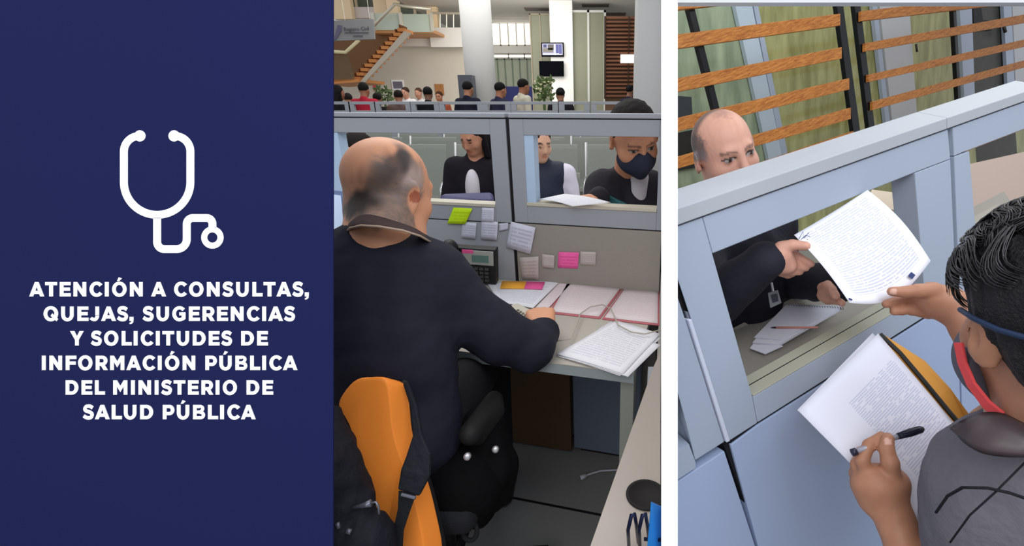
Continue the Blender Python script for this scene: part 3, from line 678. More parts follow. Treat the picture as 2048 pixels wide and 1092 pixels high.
# monitor at the left edge
mo = empty('computer_monitor', D(640, 560), 'computer monitor turned away at the left end of the desk', 'monitor')
a = Q(688, 384, 1.45); b = Q(697, 455, 1.45); up_ = nz(a-b); a = b+up_*.32*1.0; a = Q(689, 382, 1.45); b = Q(699, 475, 1.43); side = nz(np.array([-1, .5, 0])); wv = side*.5
n_ = nz(np.cross(wv, a-b)); n_ = n_ if n_[1] < 0 else -n_
MB().prism([a, b+(b-a)*1.2, b+(b-a)*1.2+wv, a+wv], -n_*.03).build('casing', mat('monitor_casing', (120, 140, 180), .4), mo, .003)
h_ = b+(b-a)*1.2-a
pp = lambda s_, t_: a+wv*s_+h_*t_+n_*.001
tag(MB().prism([pp(.035, .05), pp(.035, .95), pp(.96, .95), pp(.96, .05)], n_*.002).build('screen', mat('screen_pale', (196, 214, 240), .3, emit=.35), mo), 'pale lit screen')
f_ = pp(.5, 1); MB().prism([f_, f_+np.array([.06, 0, 0]), f_+np.array([.06, .03, 0]), f_+np.array([0, .03, 0])], (0, 0, ZD-f_[2]+.004)).build('stand', mat('phone_black', (26, 27, 30)), mo)

# near counter with tray
ZC = .76
cq = [QZ(1165, 1135, ZC), QZ(1307, 733, ZC), QZ(1321, 702, ZC), QZ(1321, 1135, ZC)]
ct = empty('side_counter', np.array(sum(cq)/4)*np.array([1, 1, 0]), 'pale beige counter slanting along the right edge of the office', 'counter')
MB().prism(cq, (0, 0, -.03)).build('worktop', mat('counter_beige', (158, 148, 140), .5, noise=.04, nscale=4), ct, .001)
MB().prism([q*.985+np.array([.012, 0, 0]) for q in cq], (0, 0, -.0)) 
mb = MB(); q2 = [sum(cq)/4+(q-sum(cq)/4)*.9-UZ*.03 for q in cq]; mb.prism([q2[2], q2[3], q2[3]+np.array([-.03, 0, 0]), q2[2]+np.array([-.03, 0, 0])], (0, 0, -.7)); mb.build('side_panel', fr, ct)
gc = QZ(1292, 990, ZC+.001)
gr_ = MB(); gr_.lathe(gc, UZ, [(.036, 0), (.036, .002), (.031, .0025), (.030, .0005), (.001, .0005)], 32); tag(gr_.build('cable_grommet', mat('grommet', (18, 15, 15), .7), smooth=True), 'round black cable grommet in the beige counter', 'grommet')
tr_ = empty('wire_tray', QZ(1300, 1080, ZC), 'blue wire file tray standing on the beige counter', 'file tray')
m_ = MB()
for px in (1262, 1284):
    a = QZ(px-4, 1100, ZC+.004); b = QZ(px+2, 1085, ZC+.004); m_.tube([a, Q(px-6, 1060, .70), Q(px+1, 1030, .69), Q(px+7, 1028, .69), Q(px+10, 1045, .70), b+np.array([.01, 0, 0])], .0028, 8)
m_.tube([Q(1288, 1078, .72), Q(1321, 1080, .72)], .0028, 8); m_.tube([Q(1262, 1100, .7), Q(1321, 1104, .7)], .0028, 8)
m_.build('wire_frame', mat('wire_navy', (26, 34, 62), .3, .6), tr_, smooth=True)
tag(MB().prism([Q(1302, 1003, .72), Q(1321, 1012, .74), Q(1321, 1120, .72), Q(1292, 1120, .69)], EX*.001-EF*.002).build('file_pocket', mat('blue_plastic', (30, 120, 196), .4), tr_), 'bright blue file pocket')

# ================================================================== SEATED MAN SEEN FROM BEHIND
orange = mat('orange_vinyl', (255, 146, 54), .55, noise=.08, nscale=6, bump=.05)
blackp = mat('black_plastic', (20, 20, 22), .4); blackf = mat('black_fabric', (22, 23, 28), .85, bump=.3, nscale=200)
man = empty('person', np.array([-.46, 1.15, 0]), 'bald man in dark navy jacket seen from behind, writing at the desk', 'person')
HC = Q(779, 384, 1.23); ya = math.radians(-33); HR = rotz(ya)@rotx(math.radians(-14))@roty(math.radians(3))
ho, HT = head_ops(HC, HR, 1.13, ears=1.25)
ho = [o for o in ho]
nb = Q(756, 478, 1.17)
nk = [('u', cap(HT(0, -.02, -.03), nb, .068, .072), .04), ('u', cap(HT(.0, -.045, -.05), Q(762, 470, 1.14), .05, .06), .04), ('u', cap(HT(.02, .02, -.09), Q(812, 480, 1.24), .05, .05), .05)]
sL, sR = Q(615, 556, 1.13), Q(872, 556, 1.22); eR = Q(992, 668, 1.27); fR = Q(1058, 694, 1.31); wR = Q(1086, 664, 1.39)
eL = Q(585, 740, 1.2); wL = Q(660, 700, 1.45); pel = Q(792, 870, 1.17)
tor = lambda g: [('u', cap(sL, sR, .062+g), .05), ('u', ell(Q(752, 600, 1.19), (.19+g, .115+g, .17+g)), .06), ('u', ell(Q(778, 740, 1.17), (.155+g, .115+g, .2)), .07), ('u', ell(pel, (.15+g, .12+g, .12)), .06)]
armR = lambda g: [('u', cap(sR, eR, .055+g, .05+g), .05), ('u', cap(eR, fR, .052+g, .045+g), .03), ('u', cap(fR, wR, .045+g, .026+g), .02)]
armL = lambda g: [('u', cap(sL, eL, .055+g, .05+g), .05), ('u', cap(eL, wL, .048+g, .032+g), .03)]
h_e1 = nz(Q(1080, 622, 1.47)-wR)
hand = hand_ops(wR, h_e1, (0.1, .1, -1), thumb=-1, s=1.12, curl=(1.0, 1.05, 1.1, 1.15), tcurl=.6)
hand2 = hand_ops(wL, nz(np.array([.6, .7, 0])), (0, 0, -1), thumb=1, s=1.05)
hipL, hipR = pel+np.array([-.1, .05, -.02]), pel+np.array([.09, .05, -.02]); kL, kR = hipL+np.array([-.03, .42, .03]), hipR+np.array([.05, .42, .03])
aL, aR = np.array([kL[0], kL[1]-.02, .08]), np.array([kR[0], kR[1]-.02, .08])
legs_ = lambda g: [('u', cap(hipL, kL, .085+g, .06+g), .04), ('u', cap(hipR, kR, .085+g, .06+g), .04), ('u', cap(kL, aL, .055+g, .04+g), .02), ('u', cap(kR, aR, .055+g, .04+g), .02)]
def man_col(P):
    sk = np.array(lin((206, 146, 112)))[:3]; C = np.tile(sk, (len(P), 1)); n1 = wob(P, 260, 5); n2 = wob(P, 90, 8)
    q = ((P-HC)@HR)/1.13
    def blend(w, c): w = np.clip(w, 0, 1)[:, None]; return C*(1-w)+np.array(lin(c))[:3]*w
    def surf(px, py): r = ray(px, py); c = HC-CAM; b_ = (r@c)/(r@r); h2 = max((.098*1.13)**2-((c-r*b_)@(c-r*b_)), 0)**.5/np.linalg.norm(r); return CAM+r*(b_-h2)
    def near(px, py, rr, soft=.35, am=.12): return np.clip((1-np.linalg.norm(P-surf(px, py), axis=1)/rr+am*n2)/soft+.5, 0, 1)
    az = np.degrees(np.arctan2(q[:, 0], q[:, 1]))  # 0 face, +90 right, 180 back
    ring = np.clip((.088-q[:, 2]+.006*n1)/.03, 0, 1)*np.clip((q[:, 2]+.07+.006*n2)/.014, 0, 1)*np.clip((.046-q[:, 1]+.005*n1)/.02, 0, 1)
    ring = np.maximum(ring, near(812, 325, .032)); ring = ring*(1-near(708, 335, .062, .3)*.95)*(1-near(745, 284, .040, .4)*.95)*(1-near(690, 385, .03, .4)*.6)
    ring *= np.clip((np.linalg.norm((q-np.array([.085, .006, -.006]))*np.array([1, 1.25, .75]), axis=1)-.022)/.006, 0, 1)
    ring *= 1-np.clip((q[:, 1]-.0)/.01, 0, 1)*np.clip((-.0-q[:, 2])/.01, 0, 1)
    C = blend(ring*(.84+.14*n1), (104, 92, 86))
    C = blend(near(745, 372, .05, .8)*.55*ring, (92, 74, 62)); C = blend(near(724, 410, .045, .6)*.9*ring, (36, 30, 28)); C = blend(near(740, 440, .04, .6)*.8*ring, (40, 34, 32))
    C = blend(near(838, 352, .042, .8)*.8*ring*(.85+.1*n1), (184, 162, 154)); C = blend(near(790, 400, .03, .8)*.3*ring, (150, 132, 124))
    C = blend(near(808, 318, .026, 1.0, .35)*.85, (50, 42, 44)); C = blend(near(782, 334, .032, 1.1, .4)*.75, (62, 52, 52)); C = blend(near(788, 303, .02, 1.2, .4)*.7, (70, 56, 54)); C = blend(near(752, 360, .034, 1.2, .4)*.6, (78, 64, 58))
    er = (np.linalg.norm(q-np.array([.09, .004, .002]), axis=1) < .014); C[er] = C[er]*np.array([.6, .35, .3])
    return C
blob('body', ho+nk+tor(-.01)+armR(-.012)+armL(-.012)+hand+hand2+legs_(-.015), .0052, vcol('skin', .5, .35), man, colf=man_col)
jdisp = lambda P: .004*wob(P, 26, 2)+.0015*wob(P, 80, 4)
jk = tor(.012)+armR(.022)+armL(.02)+[('u', cap(Q(742, 492, 1.155), Q(800, 503, 1.2), .064), .05)]
jk += [] and [('s', cap(HT(.0, -.01, -.07), Q(778, 450, 1.21), .062, .066), .01)]
blob('jacket', jk, .009, mat('navy_jacket', (30, 31, 43), .8, spec=.2, noise=.12, nscale=9, bump=.15), man, disp=jdisp)
# ribbed collar with pale piping, following the neckline
npts = [(694, 462, 1.175), (703, 452, 1.10), (728, 446, 1.07), (762, 452, 1.075), (800, 466, 1.10), (832, 483, 1.15), (852, 497, 1.22)]
npt2 = [(690, 468, 1.165), (700, 461, 1.075), (730, 460, 1.045), (768, 470, 1.05), (806, 484, 1.085), (836, 496, 1.14), (858, 508, 1.21)]
cu_ = [(690, 452, 1.17), (706, 438, 1.11), (728, 429, 1.085), (756, 432, 1.075), (803, 446, 1.09), (832, 457, 1.14), (852, 470, 1.21)]
cl_ = [(688, 470, 1.16), (700, 456, 1.07), (722, 451, 1.035), (757, 453, 1.025), (806, 461, 1.045), (840, 472, 1.10), (864, 486, 1.19)]
tag(loft([Q(*p) for p in cu_], [Q(*p) for p in cl_], .006, -EF).build('collar', mat('collar_brown', (56, 38, 38), .85, bump=.3, nscale=400), man, smooth=True), 'dark brown knitted collar')
m_ = MB(); m_.tube([Q(x, y, d-.004) for x, y, d in cl_], .0026, 8); tag(m_.build('piping', mat('piping_beige', (176, 152, 132), .7), man, smooth=True), 'thin beige collar piping')
blob('trousers', legs_(.0), .012, mat('trousers_black', (15, 15, 20), .85), man)
for a_ in (aL, aR): blob('shoe', [('u', cap(a_+np.array([0, -.02, -.04]), a_+np.array([0, .15, -.045]), .038, .032))], .01, blackp, man)

# his black chair
ch_ = empty('office_chair', np.array([-.43, 1.12, 0]), 'black swivel office chair the bald man sits on', 'chair')
sc_ = pel+np.array([.05, .08, -.16])
blob('seat', [('u', rbox(sc_+np.array([-.03, 0, 0]), (.19, .21, .04), None, .035))], .012, blackf, ch_)
arm = Q(945, 850, 1.12)
blob('armrest', [('u', cap(Q(940, 868, 1.10), Q(988, 800, 1.24), .026, .024), .02), ('u', cap(Q(955, 872, 1.14), Q(992, 822, 1.22), .022), .02)], .007, mat('armrest_black', (24, 24, 24), .6, spec=.2), ch_)
blob('arm_post', [('u', cap(Q(960, 850, 1.2), Q(985, 930, 1.22), .045, .055), .03), ('u', cap(Q(985, 930, 1.22), Q(940, 960, 1.22), .05, .06), .03), ('u', cap(Q(985, 940, 1.24), Q(980, 985, 1.26), .06, .05), .03), ('u', cap(Q(985, 860, 1.26), Q(1000, 920, 1.27), .04, .035), .03)], .01, mat('post_black', (10, 10, 11), .85, spec=.1), ch_, disp=folds(.004, 60, 3))
blob('seat_base', [('u', cap(Q(925, 960, 1.2), Q(950, 1010, 1.3), .085, .06), .05), ('u', cap(Q(880, 960, 1.2), Q(930, 960, 1.2), .09), .05)], .01, mat('post_black', (14, 14, 15)), ch_, disp=folds(.003, 50, 5))
m_ = MB(); cen = np.array([sc_[0], sc_[1], 0]); m_.lathe(cen+UZ*.1, UZ, [(.03, 0), (.03, sc_[2]-.15)], 16)
for k_ in range(5):
    a = k_*2*math.pi/5+.3; e_ = cen+np.array([math.cos(a)*.3, math.sin(a)*.3, .07]); m_.tube([cen+UZ*.13, e_], [.03, .018], 8)
m_.build('star_base', blackp, ch_, smooth=True)
for k_ in range(5):
    a = k_*2*math.pi/5+.3; e_ = cen+np.array([math.cos(a)*.3, math.sin(a)*.3, .03]); MB().lathe(e_-np.array([math.sin(a), -math.cos(a), 0])*.02, (math.sin(a), -math.cos(a), 0), [(.03, 0), (.03, .04)], 16).build('caster', blackp, ch_, smooth=True)
for px, py, d in ((936, 911, 1.06), (992, 897, 1.14)):
    MB().lathe(Q(px, py, d), -EF, [(.008, 0), (.008, .01), (.004, .012)], 12).build('screw_cap', mat('steel', (200, 200, 204), .3, .7), ch_, smooth=True)

# orange chair in front of the camera
oc = empty('orange_chair', QZ(760, 1092, 0)*np.array([1, 1, 0]), 'orange upholstered chair with a backpack hung on it', 'chair')
def spline(p, n=4):
    q = []
    for i in range(len(p)):
        a, b = np.array(p[i]), np.array(p[(i+1) % len(p)]); pm = np.array(p[i-1]); pn = np.array(p[(i+2) % len(p)])
        for j in range(n):
            t = j/n; q.append(.5*((2*a)+(-pm+b)*t+(2*pm-5*a+4*b-pn)*t*t+(-pm+3*a-3*b+pn)*t**3))
    return q
front = [(676, 806), (690, 778), (713, 757), (742, 753), (770, 757), (779, 800), (784, 850), (796, 900), (818, 960), (836, 1030), (850, 1110), (848, 1230), (760, 1240), (757, 1140), (738, 1010), (718, 930), (702, 860), (688, 830)]
fr3 = [Q(x, y, 1.0+(y-760)*.00006) for x, y in front]
vec = Q(812, 768, 1.045)-Q(770, 757, 1.0)
fs = spline([tuple(p) for p in fr3], 3)
ctr = sum(fs)/len(fs); rings = []
prof = [(-.004, .93), (0, .975), (.05, .995), (.15, 1.0), (.85, 1.0), (.95, .99), (1.0, .97), (1.02, .93)]
vs = []; nfs = len(fs)
for t_, s_ in prof: vs += [ctr+(p-ctr)*(1-(1-s_)*.8)+vec*t_ for p in fs]
fc = [tuple(range(nfs))[::-1], tuple(range((len(prof)-1)*nfs, len(prof)*nfs))]+[(i*nfs+k_, i*nfs+(k_+1) % nfs, (i+1)*nfs+(k_+1) % nfs, (i+1)*nfs+k_) for i in range(len(prof)-1) for k_ in range(nfs)]
o = MB().add(vs, fc).build('backrest', orange, oc, smooth=True)
# darker rim behind the backrest, seat and legs
vs2 = [ctr+(p-ctr)*1.0+vec*.96 for p in fs]; vs3 = [ctr+(p-ctr)*1.035+vec*1.1 for p in fs]
MB().hexa(vs2, vs3).build('back_shell', blackp, oc, smooth=False)
ob = Q(800, 1200, 1.08); MB().prism([ob+np.array([-.3, -.02, 0]), ob+np.array([.0, -.02, 0]), ob+np.array([.0, .16, 0]), ob+np.array([-.3, .16, 0])], (0, 0, -.06)).build('seat', orange, oc, .02)
for sx, sy in ((-.28, 0), (-.02, 0), (-.28, .14), (-.02, .14)):
    a = ob+np.array([sx, sy, -.05]); MB().tube([a, np.array([a[0]*1.03, a[1], 0])], .012, 10).build('leg', blackp, oc, smooth=True)

# backpack
bp = empty('backpack', QZ(700, 1092, 0.3)*np.array([1, 1, 0])+UZ*.3, 'black backpack hanging on the orange chair, strap over its side', 'backpack')
blob('bag', [('u', ell(Q(655, 1020, .93), (.075, .06, .15), rotz(.2))), ('u', cap(Q(668, 880, .95), Q(700, 1000, .93), .03, .04), .03), ('u', cap(Q(640, 1060, .9), Q(735, 1080, .92), .05, .04), .03), ('u', cap(Q(660, 830, .97), Q(672, 900, .95), .022, .03), .03), ('u', cap(Q(735, 1080, .92), Q(745, 1130, .93), .045), .03)], .006, mat('bag_black', (24, 26, 34), .7, spec=.2, bump=.4, nscale=60), bp, disp=folds(.004, 70, 9))
def ribbon(pts, w, th, side):
    v = []
    for i, p in enumerate(pts):
        p = np.array(p); t = nz(pts[min(i+1, len(pts)-1)]-pts[max(i-1, 0)]); s_ = nz(np.cross(t, side)); ww = w[i] if hasattr(w, '__len__') else w; n_ = nz(np.cross(s_, t))
        v += [p-s_*ww/2-n_*th/2, p+s_*ww/2-n_*th/2, p+s_*ww/2+n_*th/2, p-s_*ww/2+n_*th/2]
    f = [(0, 1, 2, 3)[::-1], tuple(len(v)-4+k_ for k_ in range(4))]+[(i*4+k_, i*4+(k_+1) % 4, i*4+4+(k_+1) % 4, i*4+4+k_) for i in range(len(pts)-1) for k_ in range(4)]
    return MB().add(v, f)
sp_ = [Q(812, 765, 1.03), Q(829, 815, 1.01), Q(836, 870, .99), Q(838, 910, .975), Q(832, 945, .965), Q(818, 985, .96)]
ribbon(sp_, [.012, .014, .02, .05, .06, .045], .012, EF).build('strap', mat('bag_black', (24, 26, 34)), bp, .004)
sp2 = [Q(815, 985, .957), Q(808, 1020, .955), Q(797, 1060, .955), Q(795, 1110, .95), Q(797, 1160, .95)]
ribbon(sp2, [.035, .024, .02, .018, .018], .004, EF).build('strap_webbing', blackf, bp)
m_ = MB(); a, b = Q(803, 989, .945), Q(831, 996, .945); m_.tube([a, b], .0035, 8); tag(m_.build('buckle', mat('buckle_grey', (110, 112, 124), .3, .5), bp), 'grey plastic buckle')
m_ = MB(); m_.tube([Q(706, 1016, .885), Q(730, 1010, .885), Q(742, 1006, .885)], [.003, .005, .007], 8); m_.tube([Q(742, 1006, .885), Q(752, 1004, .885), Q(757, 1014, .885), Q(758, 1028, .885)], .0022, 8); tag(m_.build('zip_pull', mat('buckle_grey', (110, 112, 124)), bp, smooth=True), 'grey metal zip pull')
m_ = MB(); m_.tube([Q(674, 1046, .86), Q(678, 1056, .86)], .004, 8); m_.tube([Q(694, 1062, .86), Q(702, 1064, .86)], .005, 8); m_.build('zip_slider', mat('buckle_grey', (110, 112, 124)), bp, smooth=True)
m_ = MB(); m_.tube([Q(940+14*math.cos(t), 1062+19*math.sin(t), 1.15) for t in np.linspace(0, 2*math.pi, 20)[:-1]], .006, 8, closed=True); m_.tube([Q(930, 1040, 1.15), Q(925, 1020, 1.15)], .006, 8); m_.build('strap_ring', blackf, bp, smooth=True)

# ================================================================== PEOPLE AT AND BEHIND THE WINDOWS
# masked man at the counter
mm = empty('person', np.array([Q(1270, 400, 2.15)[0], Q(1270, 400, 2.15)[1], 0]), 'man wearing a dark face mask leaning at the right partition window', 'person')
MH = Q(1268, 279, 1.9); MR = rotz(math.radians(180+18))@rotx(math.radians(-24))@roty(math.radians(8))
mo_, MT = head_ops(MH, MR, 1.14)
s1, s2 = Q(1206, 376, 2.06), Q(1294, 372, 2.16); e1_ = Q(1185, 440, 2.0); w1_ = Q(1196, 396, 1.9); e2_ = Q(1290, 470, 2.12); w2_ = Q(1270, 520, 2.0)
pe = np.array([s1[0]*.5+s2[0]*.5, 2.16, .92])
mt_ = lambda g: [('u', cap(s1, s2, .06+g), .04), ('u', cap((s1+s2)/2-UZ*.15, pe, .15+g, .14+g), .06)]
ma = lambda g: [('u', cap(s1, e1_, .052+g, .045+g), .03), ('u', cap(e1_, w1_, .043+g, .028+g), .02), ('u', cap(s2, e2_, .052+g, .045+g), .03), ('u', cap(e2_, w2_, .043+g, .028+g), .02)]
ml = lambda g: [('u', cap(pe+np.array([.09*s, 0, 0]), pe+np.array([.1*s, .0, -.42]), .085+g, .06+g), .03) for s in (-1, 1)]+[('u', cap(pe+np.array([.1*s, .0, -.42]), np.array([pe[0]+.1*s, pe[1]+.02, .08]), .055+g, .04+g), .03) for s in (-1, 1)]
def face_col(HCc, Rr, sc, skin, hair, grey=None, stubble=False):
    def f(P):
        q = ((P-HCc)@Rr)/sc; C = np.tile(np.array(lin(skin))[:3], (len(P), 1)); hr = np.array(lin(hair))[:3]; n1 = wob(P, 300, 3)
        C *= (1+.04*n1)[:, None]
        for sx in (-1, 1):
            dx, dz_ = q[:, 0]-sx*.031, q[:, 2]-.006; fr_ = q[:, 1] > .07
            ee = (dx/.0145)**2+(dz_/.0055)**2; C[(ee < 1) & fr_] = (.45, .4, .38)
            C[(dx*dx+dz_*dz_ < .0056**2) & fr_] = (.03, .015, .01)
            lid = (np.abs(dz_-.0075+6*dx*dx*4) < .0022) & (np.abs(dx) < .017) & fr_; C[lid] = (.05, .03, .025)
            br = (np.abs(dz_-.021+dx*dx*14) < .0038) & (np.abs(dx) < .021) & fr_; C[br] = C[br]*.35+hr*.6
        lp = (np.abs(q[:, 2]+.06) < .008) & (np.abs(q[:, 0]) < .024) & (q[:, 1] > .07); C[lp] *= np.array([.85, .55, .55])
        return C
    return f
hd = hand_ops(w1_, nz(Q(1150, 398, 1.86)-w1_), (0, -.2, -1), thumb=-1, s=1.0)
blob('body', mo_+[('u', cap(MT(0, -.03, -.05), (s1+s2)/2+UZ*.02, .055, .06), .03)]+mt_(-.01)+ma(0)+ml(0)+hd, .007, vcol('skin', .5, .35), mm, colf=face_col(MH, MR, 1.14, (204, 144, 112), (34, 28, 26)))
blob('jacket', mt_(.015)+ma(.02)+[('u', cap((s1+s2)/2+UZ*.0, (s1+s2)/2+UZ*.045+np.array([0, -.02, 0]), .075, .07), .03), ('s', cap((s1+s2)/2+np.array([.0, -.13, .06]), (s1+s2)/2+np.array([.0, -.13, -.08]), .05, .008), .01)], .009, mat('jacket_charcoal', (36, 34, 42), .85, bump=.2, nscale=60), mm, disp=folds(.004, 35, 8))
tag(blob('shirt', [('u', cap((s1+s2)/2+np.array([.05, -.055, .05]), (s1+s2)/2+np.array([.045, -.070, -.06]), .046, .038))], .008, mat('tshirt_white', (200, 196, 204), .8), mm), 'white undershirt')
blob('trousers', ml(.015), .015, mat('trousers_black', (24, 25, 32)), mm)
ME = lambda p, r: ell(MT(*p), np.array(r)*1.12, MR)
blob('face_mask', [('u', ME((0, .028, -.052), (.072, .082, .062))), ('u', cap(MT(0, .098, -.018), MT(0, .107, -.045), .02), .03), ('s', half(MT(0, .0, -.05), -(MR@np.array([0, -1, .0])))) if False else ('u', cap(MT(0, .1, -.03), MT(0, .085, -.09), .02), .03), ('s', ME((0, -.055, -.04), (.12, .08, .12)), .005)], .006, mat('mask_navy', (44, 48, 68), .85, bump=.15, nscale=120), mm)
blob('hair', [('u', ME((0, -.022, .045), (.083, .098, .086))), ('s', ME((0, .1, -.02), (.085, .075, .09)), .012)], .007, vcol('hair', .75, .12, .3, 180), mm, col=(26, 22, 22), disp=folds(.002, 150, 2))
sheet('paper', [M(1075, 399, -.02), M(1145, 413, .03), M(1222, 405, .02), M(1128, 388, -.10)], pw, n=8, bend=.006, label='white sheets lying on the sill of the right window', cat='paper')
tag(MB().prism([Q(1212, 386, 1.98), Q(1243, 410, 1.95), Q(1262, 414, 2.0), Q(1228, 390, 2.03)], (0, .002, -.06)).build('folder', mat('teal_folder', (58, 112, 118), .5)), 'teal folder held against the masked man\'s jacket', 'folder')

def vest(root, T, R, s, ch, L):
    g = .024
    blob('vest', [('u', cap(ch(-.11, -.015, 1.385), ch(.11, -.015, 1.385), (.075+g)*s), .04), ('u', ell(ch(0, 0, 1.2), np.array((.165+g, .12+g, .24))*s, rotz(math.radians(170))), .05), ('u', cap(ch(0, 0, 1.42), ch(0, .0, 1.46), .075), .02)], .012, mat('vest_navy', (28, 34, 56), .6, bump=.4, nscale=30), root)
pv = Q(1084, 300, 3.2)
figure('person', 'man in navy padded vest and white shirt seated behind the right window', (pv[0]-.02, pv[1]+.05, 0), math.radians(178), (206, 160, 134), (50, 40, 36), (214, 210, 226), (40, 42, 60), True, s=1.0, res=.012, arms='lap', extra=vest, zseat=.50, headpitch=math.radians(-12), headyaw=math.radians(35))
pw_ = Q(950, 268, 3.35)
def bag(root, T, R, s, ch, L):
    tag(blob('top_front', [('u', ell(ch(.03, .1, 1.24), (.055, .06, .15)))], .012, mat('tshirt_white', (200, 196, 204)), root), 'white top under the open jacket')
figure('person', 'woman with long dark hair in black jacket seated behind the left window', (pw_[0]-.03, pw_[1]+.05, 0), math.radians(195), (180, 126, 100), (24, 20, 24), (30, 28, 34), (36, 36, 56), True, s=1.0, res=.012, female=True, hairstyle='long', arms='lap', extra=bag, zseat=.53, headyaw=math.radians(-38), headpitch=math.radians(-25))
bg_ = Q(935, 402, 2.95); tag(blob('handbag', [('u', rbox(bg_, (.16, .07, .03), rotz(.2)@rotx(.3), .03)), ('u', cap(bg_+np.array([-.13, -.03, .02]), bg_+np.array([.14, -.03, 0]), .025), .02)], .01, mat('bag_navy', (62, 62, 100), .5)), 'navy bag with pale trim on the seated woman\'s lap', 'bag')
pb = Q(709, 290, 3.1)
figure('person', 'curly haired young person seated at the far left window edge', (pb[0], pb[1]+.05, 0), math.radians(170), (206, 156, 128), (30, 26, 26), (52, 44, 52), (60, 60, 86), True, s=.98, res=.012, hairstyle='fluffy', arms='lap', zseat=.46, headyaw=math.radians(-10))

# waiting seats
steel = mat('seat_grey', (132, 136, 130), .5, .1, noise=.05, nscale=60); chrome = mat('chrome', (200, 202, 204), .25, .8)
def bench_seat():
    t = empty('waiting_seat', (0, 0, 0))
    pr = [(.0, .47), (-.02, .44), (.05, .43), (.2, .42), (.38, .43), (.42, .42)]
    bk = [(.40, .43), (.43, .50), (.46, .62), (.49, .76), (.52, .9), (.53, .93)]
    def strip(p, w, th=.006):
        v = []
        for y, z in p: v += [(-w, y, z), (w, y, z), (w, y+th, z+th), (-w, y+th, z+th)]
        f = [(0, 1, 2, 3)[::-1], tuple(len(v)-4+k_ for k_ in range(4))]+[(i*4+k_, i*4+(k_+1) % 4, i*4+4+(k_+1) % 4, i*4+4+k_) for i in range(len(p)-1) for k_ in range(4)]
        return MB().add(v, f)
    strip(pr, .245).build('seat', steel, t); strip(bk, .245).build('backrest', steel, t)
    MB().tube([(-.262, .05, .43), (-.262, .03, .62), (-.262, .1, .66), (-.262, .4, .66), (-.262, .46, .6), (-.262, .55, .95)], .014, 8).build('armrest', chrome, t, smooth=True)
    MB().bb(-.27, .27, .2, .27, .36, .41).build('beam', chrome, t)
    m_ = MB(); m_.tube([(0, .02, .02), (0, .235, .38), (0, .45, .02)], .018, 8); m_.build('foot', chrome, t, smooth=True)
    return t
proto = bench_seat()
def copy_tree(o, parent=None):
    c = o.copy(); COL.objects.link(c)
    if parent: c.parent = parent
    for x in [x for x in o.children]: copy_tree(x, c)
    return c
seats = []
for r_, Y in enumerate((4.3, 5.4, 6.5)):
    for i in range(6):
        seats.append((-3.12+i*.655-.35*r_+.14*r_*r_, Y, r_, i))
rown = ('front', 'middle', 'back')
for k_, (x, y, r_, i) in enumerate(seats):
    o = proto if k_ == 0 else copy_tree(proto)
    o.location = (x, y, 0); o.scale = (1.12, 1.12, 1.12)
    tag(o, 'grey metal waiting seat in the %s row, %s from the left' % (rown[r_], ('first', 'second', 'third', 'fourth', 'fifth', 'sixth')[i]), 'seat', 'waiting seats')
for px, Y, lb in ((945, 3.35, 'under the woman in black'), (1082, 3.1, 'under the man in the padded vest'), (703, 2.85, 'under the curly haired young person')):
    o = copy_tree(proto); p = Q(px, 300, Y*1.03); o.location = (p[0], Y, 0); o.scale = (1, 1, 1); tag(o, 'grey metal waiting seat '+lb, 'seat', 'waiting seats')

# ================================================================== HALL
def H(px, py, Y): return QY(px, py, Y)
def hbox(name, m, px0, py0, px1, py1, Y, th, parent=None, bevel=0, z0=None, z1=None):
    a, b = H(px0, py1, Y), H(px1, py0, Y)
    lo = a[2] if z0 is None else z0; hi = b[2] if z1 is None else z1
    return MB().bb(a[0], b[0], Y, Y+th, lo, hi).build(name, m, parent, bevel)
def st(o): return tag(o, kind='structure')
tile = mat('floor_tile', (150, 146, 140), .35, noise=.05, nscale=1.5)
# office floor: dark tiles with joints
ft = bpy.data.materials.new('office_floor'); ft.use_nodes = True; nt = ft.node_tree; b = nt.nodes['Principled BSDF']
br = nt.nodes.new('ShaderNodeTexBrick'); br.offset = 0; br.inputs['Color1'].default_value = lin((118, 118, 116)); br.inputs['Color2'].default_value = lin((106, 106, 108)); br.inputs['Mortar'].default_value = lin((20, 20, 22))
br.inputs['Scale'].default_value = 1; br.inputs['Mortar Size'].default_value = .006; br.inputs['Brick Width'].default_value = 2.6; br.inputs['Row Height'].default_value = .6
tc = nt.nodes.new('ShaderNodeTexCoord'); mp = nt.nodes.new('ShaderNodeMapping'); mp.inputs['Rotation'].default_value = (0, 0, PH); 
p0 = QZ(1100, 1010, 0); vloc = rotz(PH)@p0; mp.inputs['Location'].default_value = (-vloc[0]+1.3, -vloc[1], 0)
nt.links.new(tc.outputs['Object'], mp.inputs[0]); nt.links.new(mp.outputs[0], br.inputs['Vector']); nt.links.new(br.outputs[0], b.inputs['Base Color']); b.inputs['Roughness'].default_value = .4
f_ = MB().prism([(-4.5, -3, 0), (6, -3, 0), (6, 2.0, 0), (-4.5, 2.0, 0)], (0, 0, -.1)).build('floor', ft, base=(0, 0, 0)); st(f_)
st(MB().bb(-14, 9, 2.0, 30, -.1, 0).build('floor', tile, base=(0, 0, 0)))
wallm = mat('wall_beige', (212, 204, 190), .8); wallw = mat('wall_white', (232, 230, 224), .7); ceil = mat('ceiling_white', (214, 212, 206), .8)
a = H(600, 200, 19); b = H(930, 100, 19)
st(MB().bb(a[0]-3, b[0]+.3, 19, 19.2, 0, H(800, 86, 19)[2]).build('wall_back', wallm))
st(hbox('trim_1', wallw, 796, 62, 926, 92, 18.6, .5))
st(hbox('trim_2', wallw, 862, 55, 926, 94, 18.3, .3))
cx = H(845, 10, 20)[0]
st(MB().bb(cx, 8, 12.5, 30, 4.62, 4.8).build('ceiling', ceil))
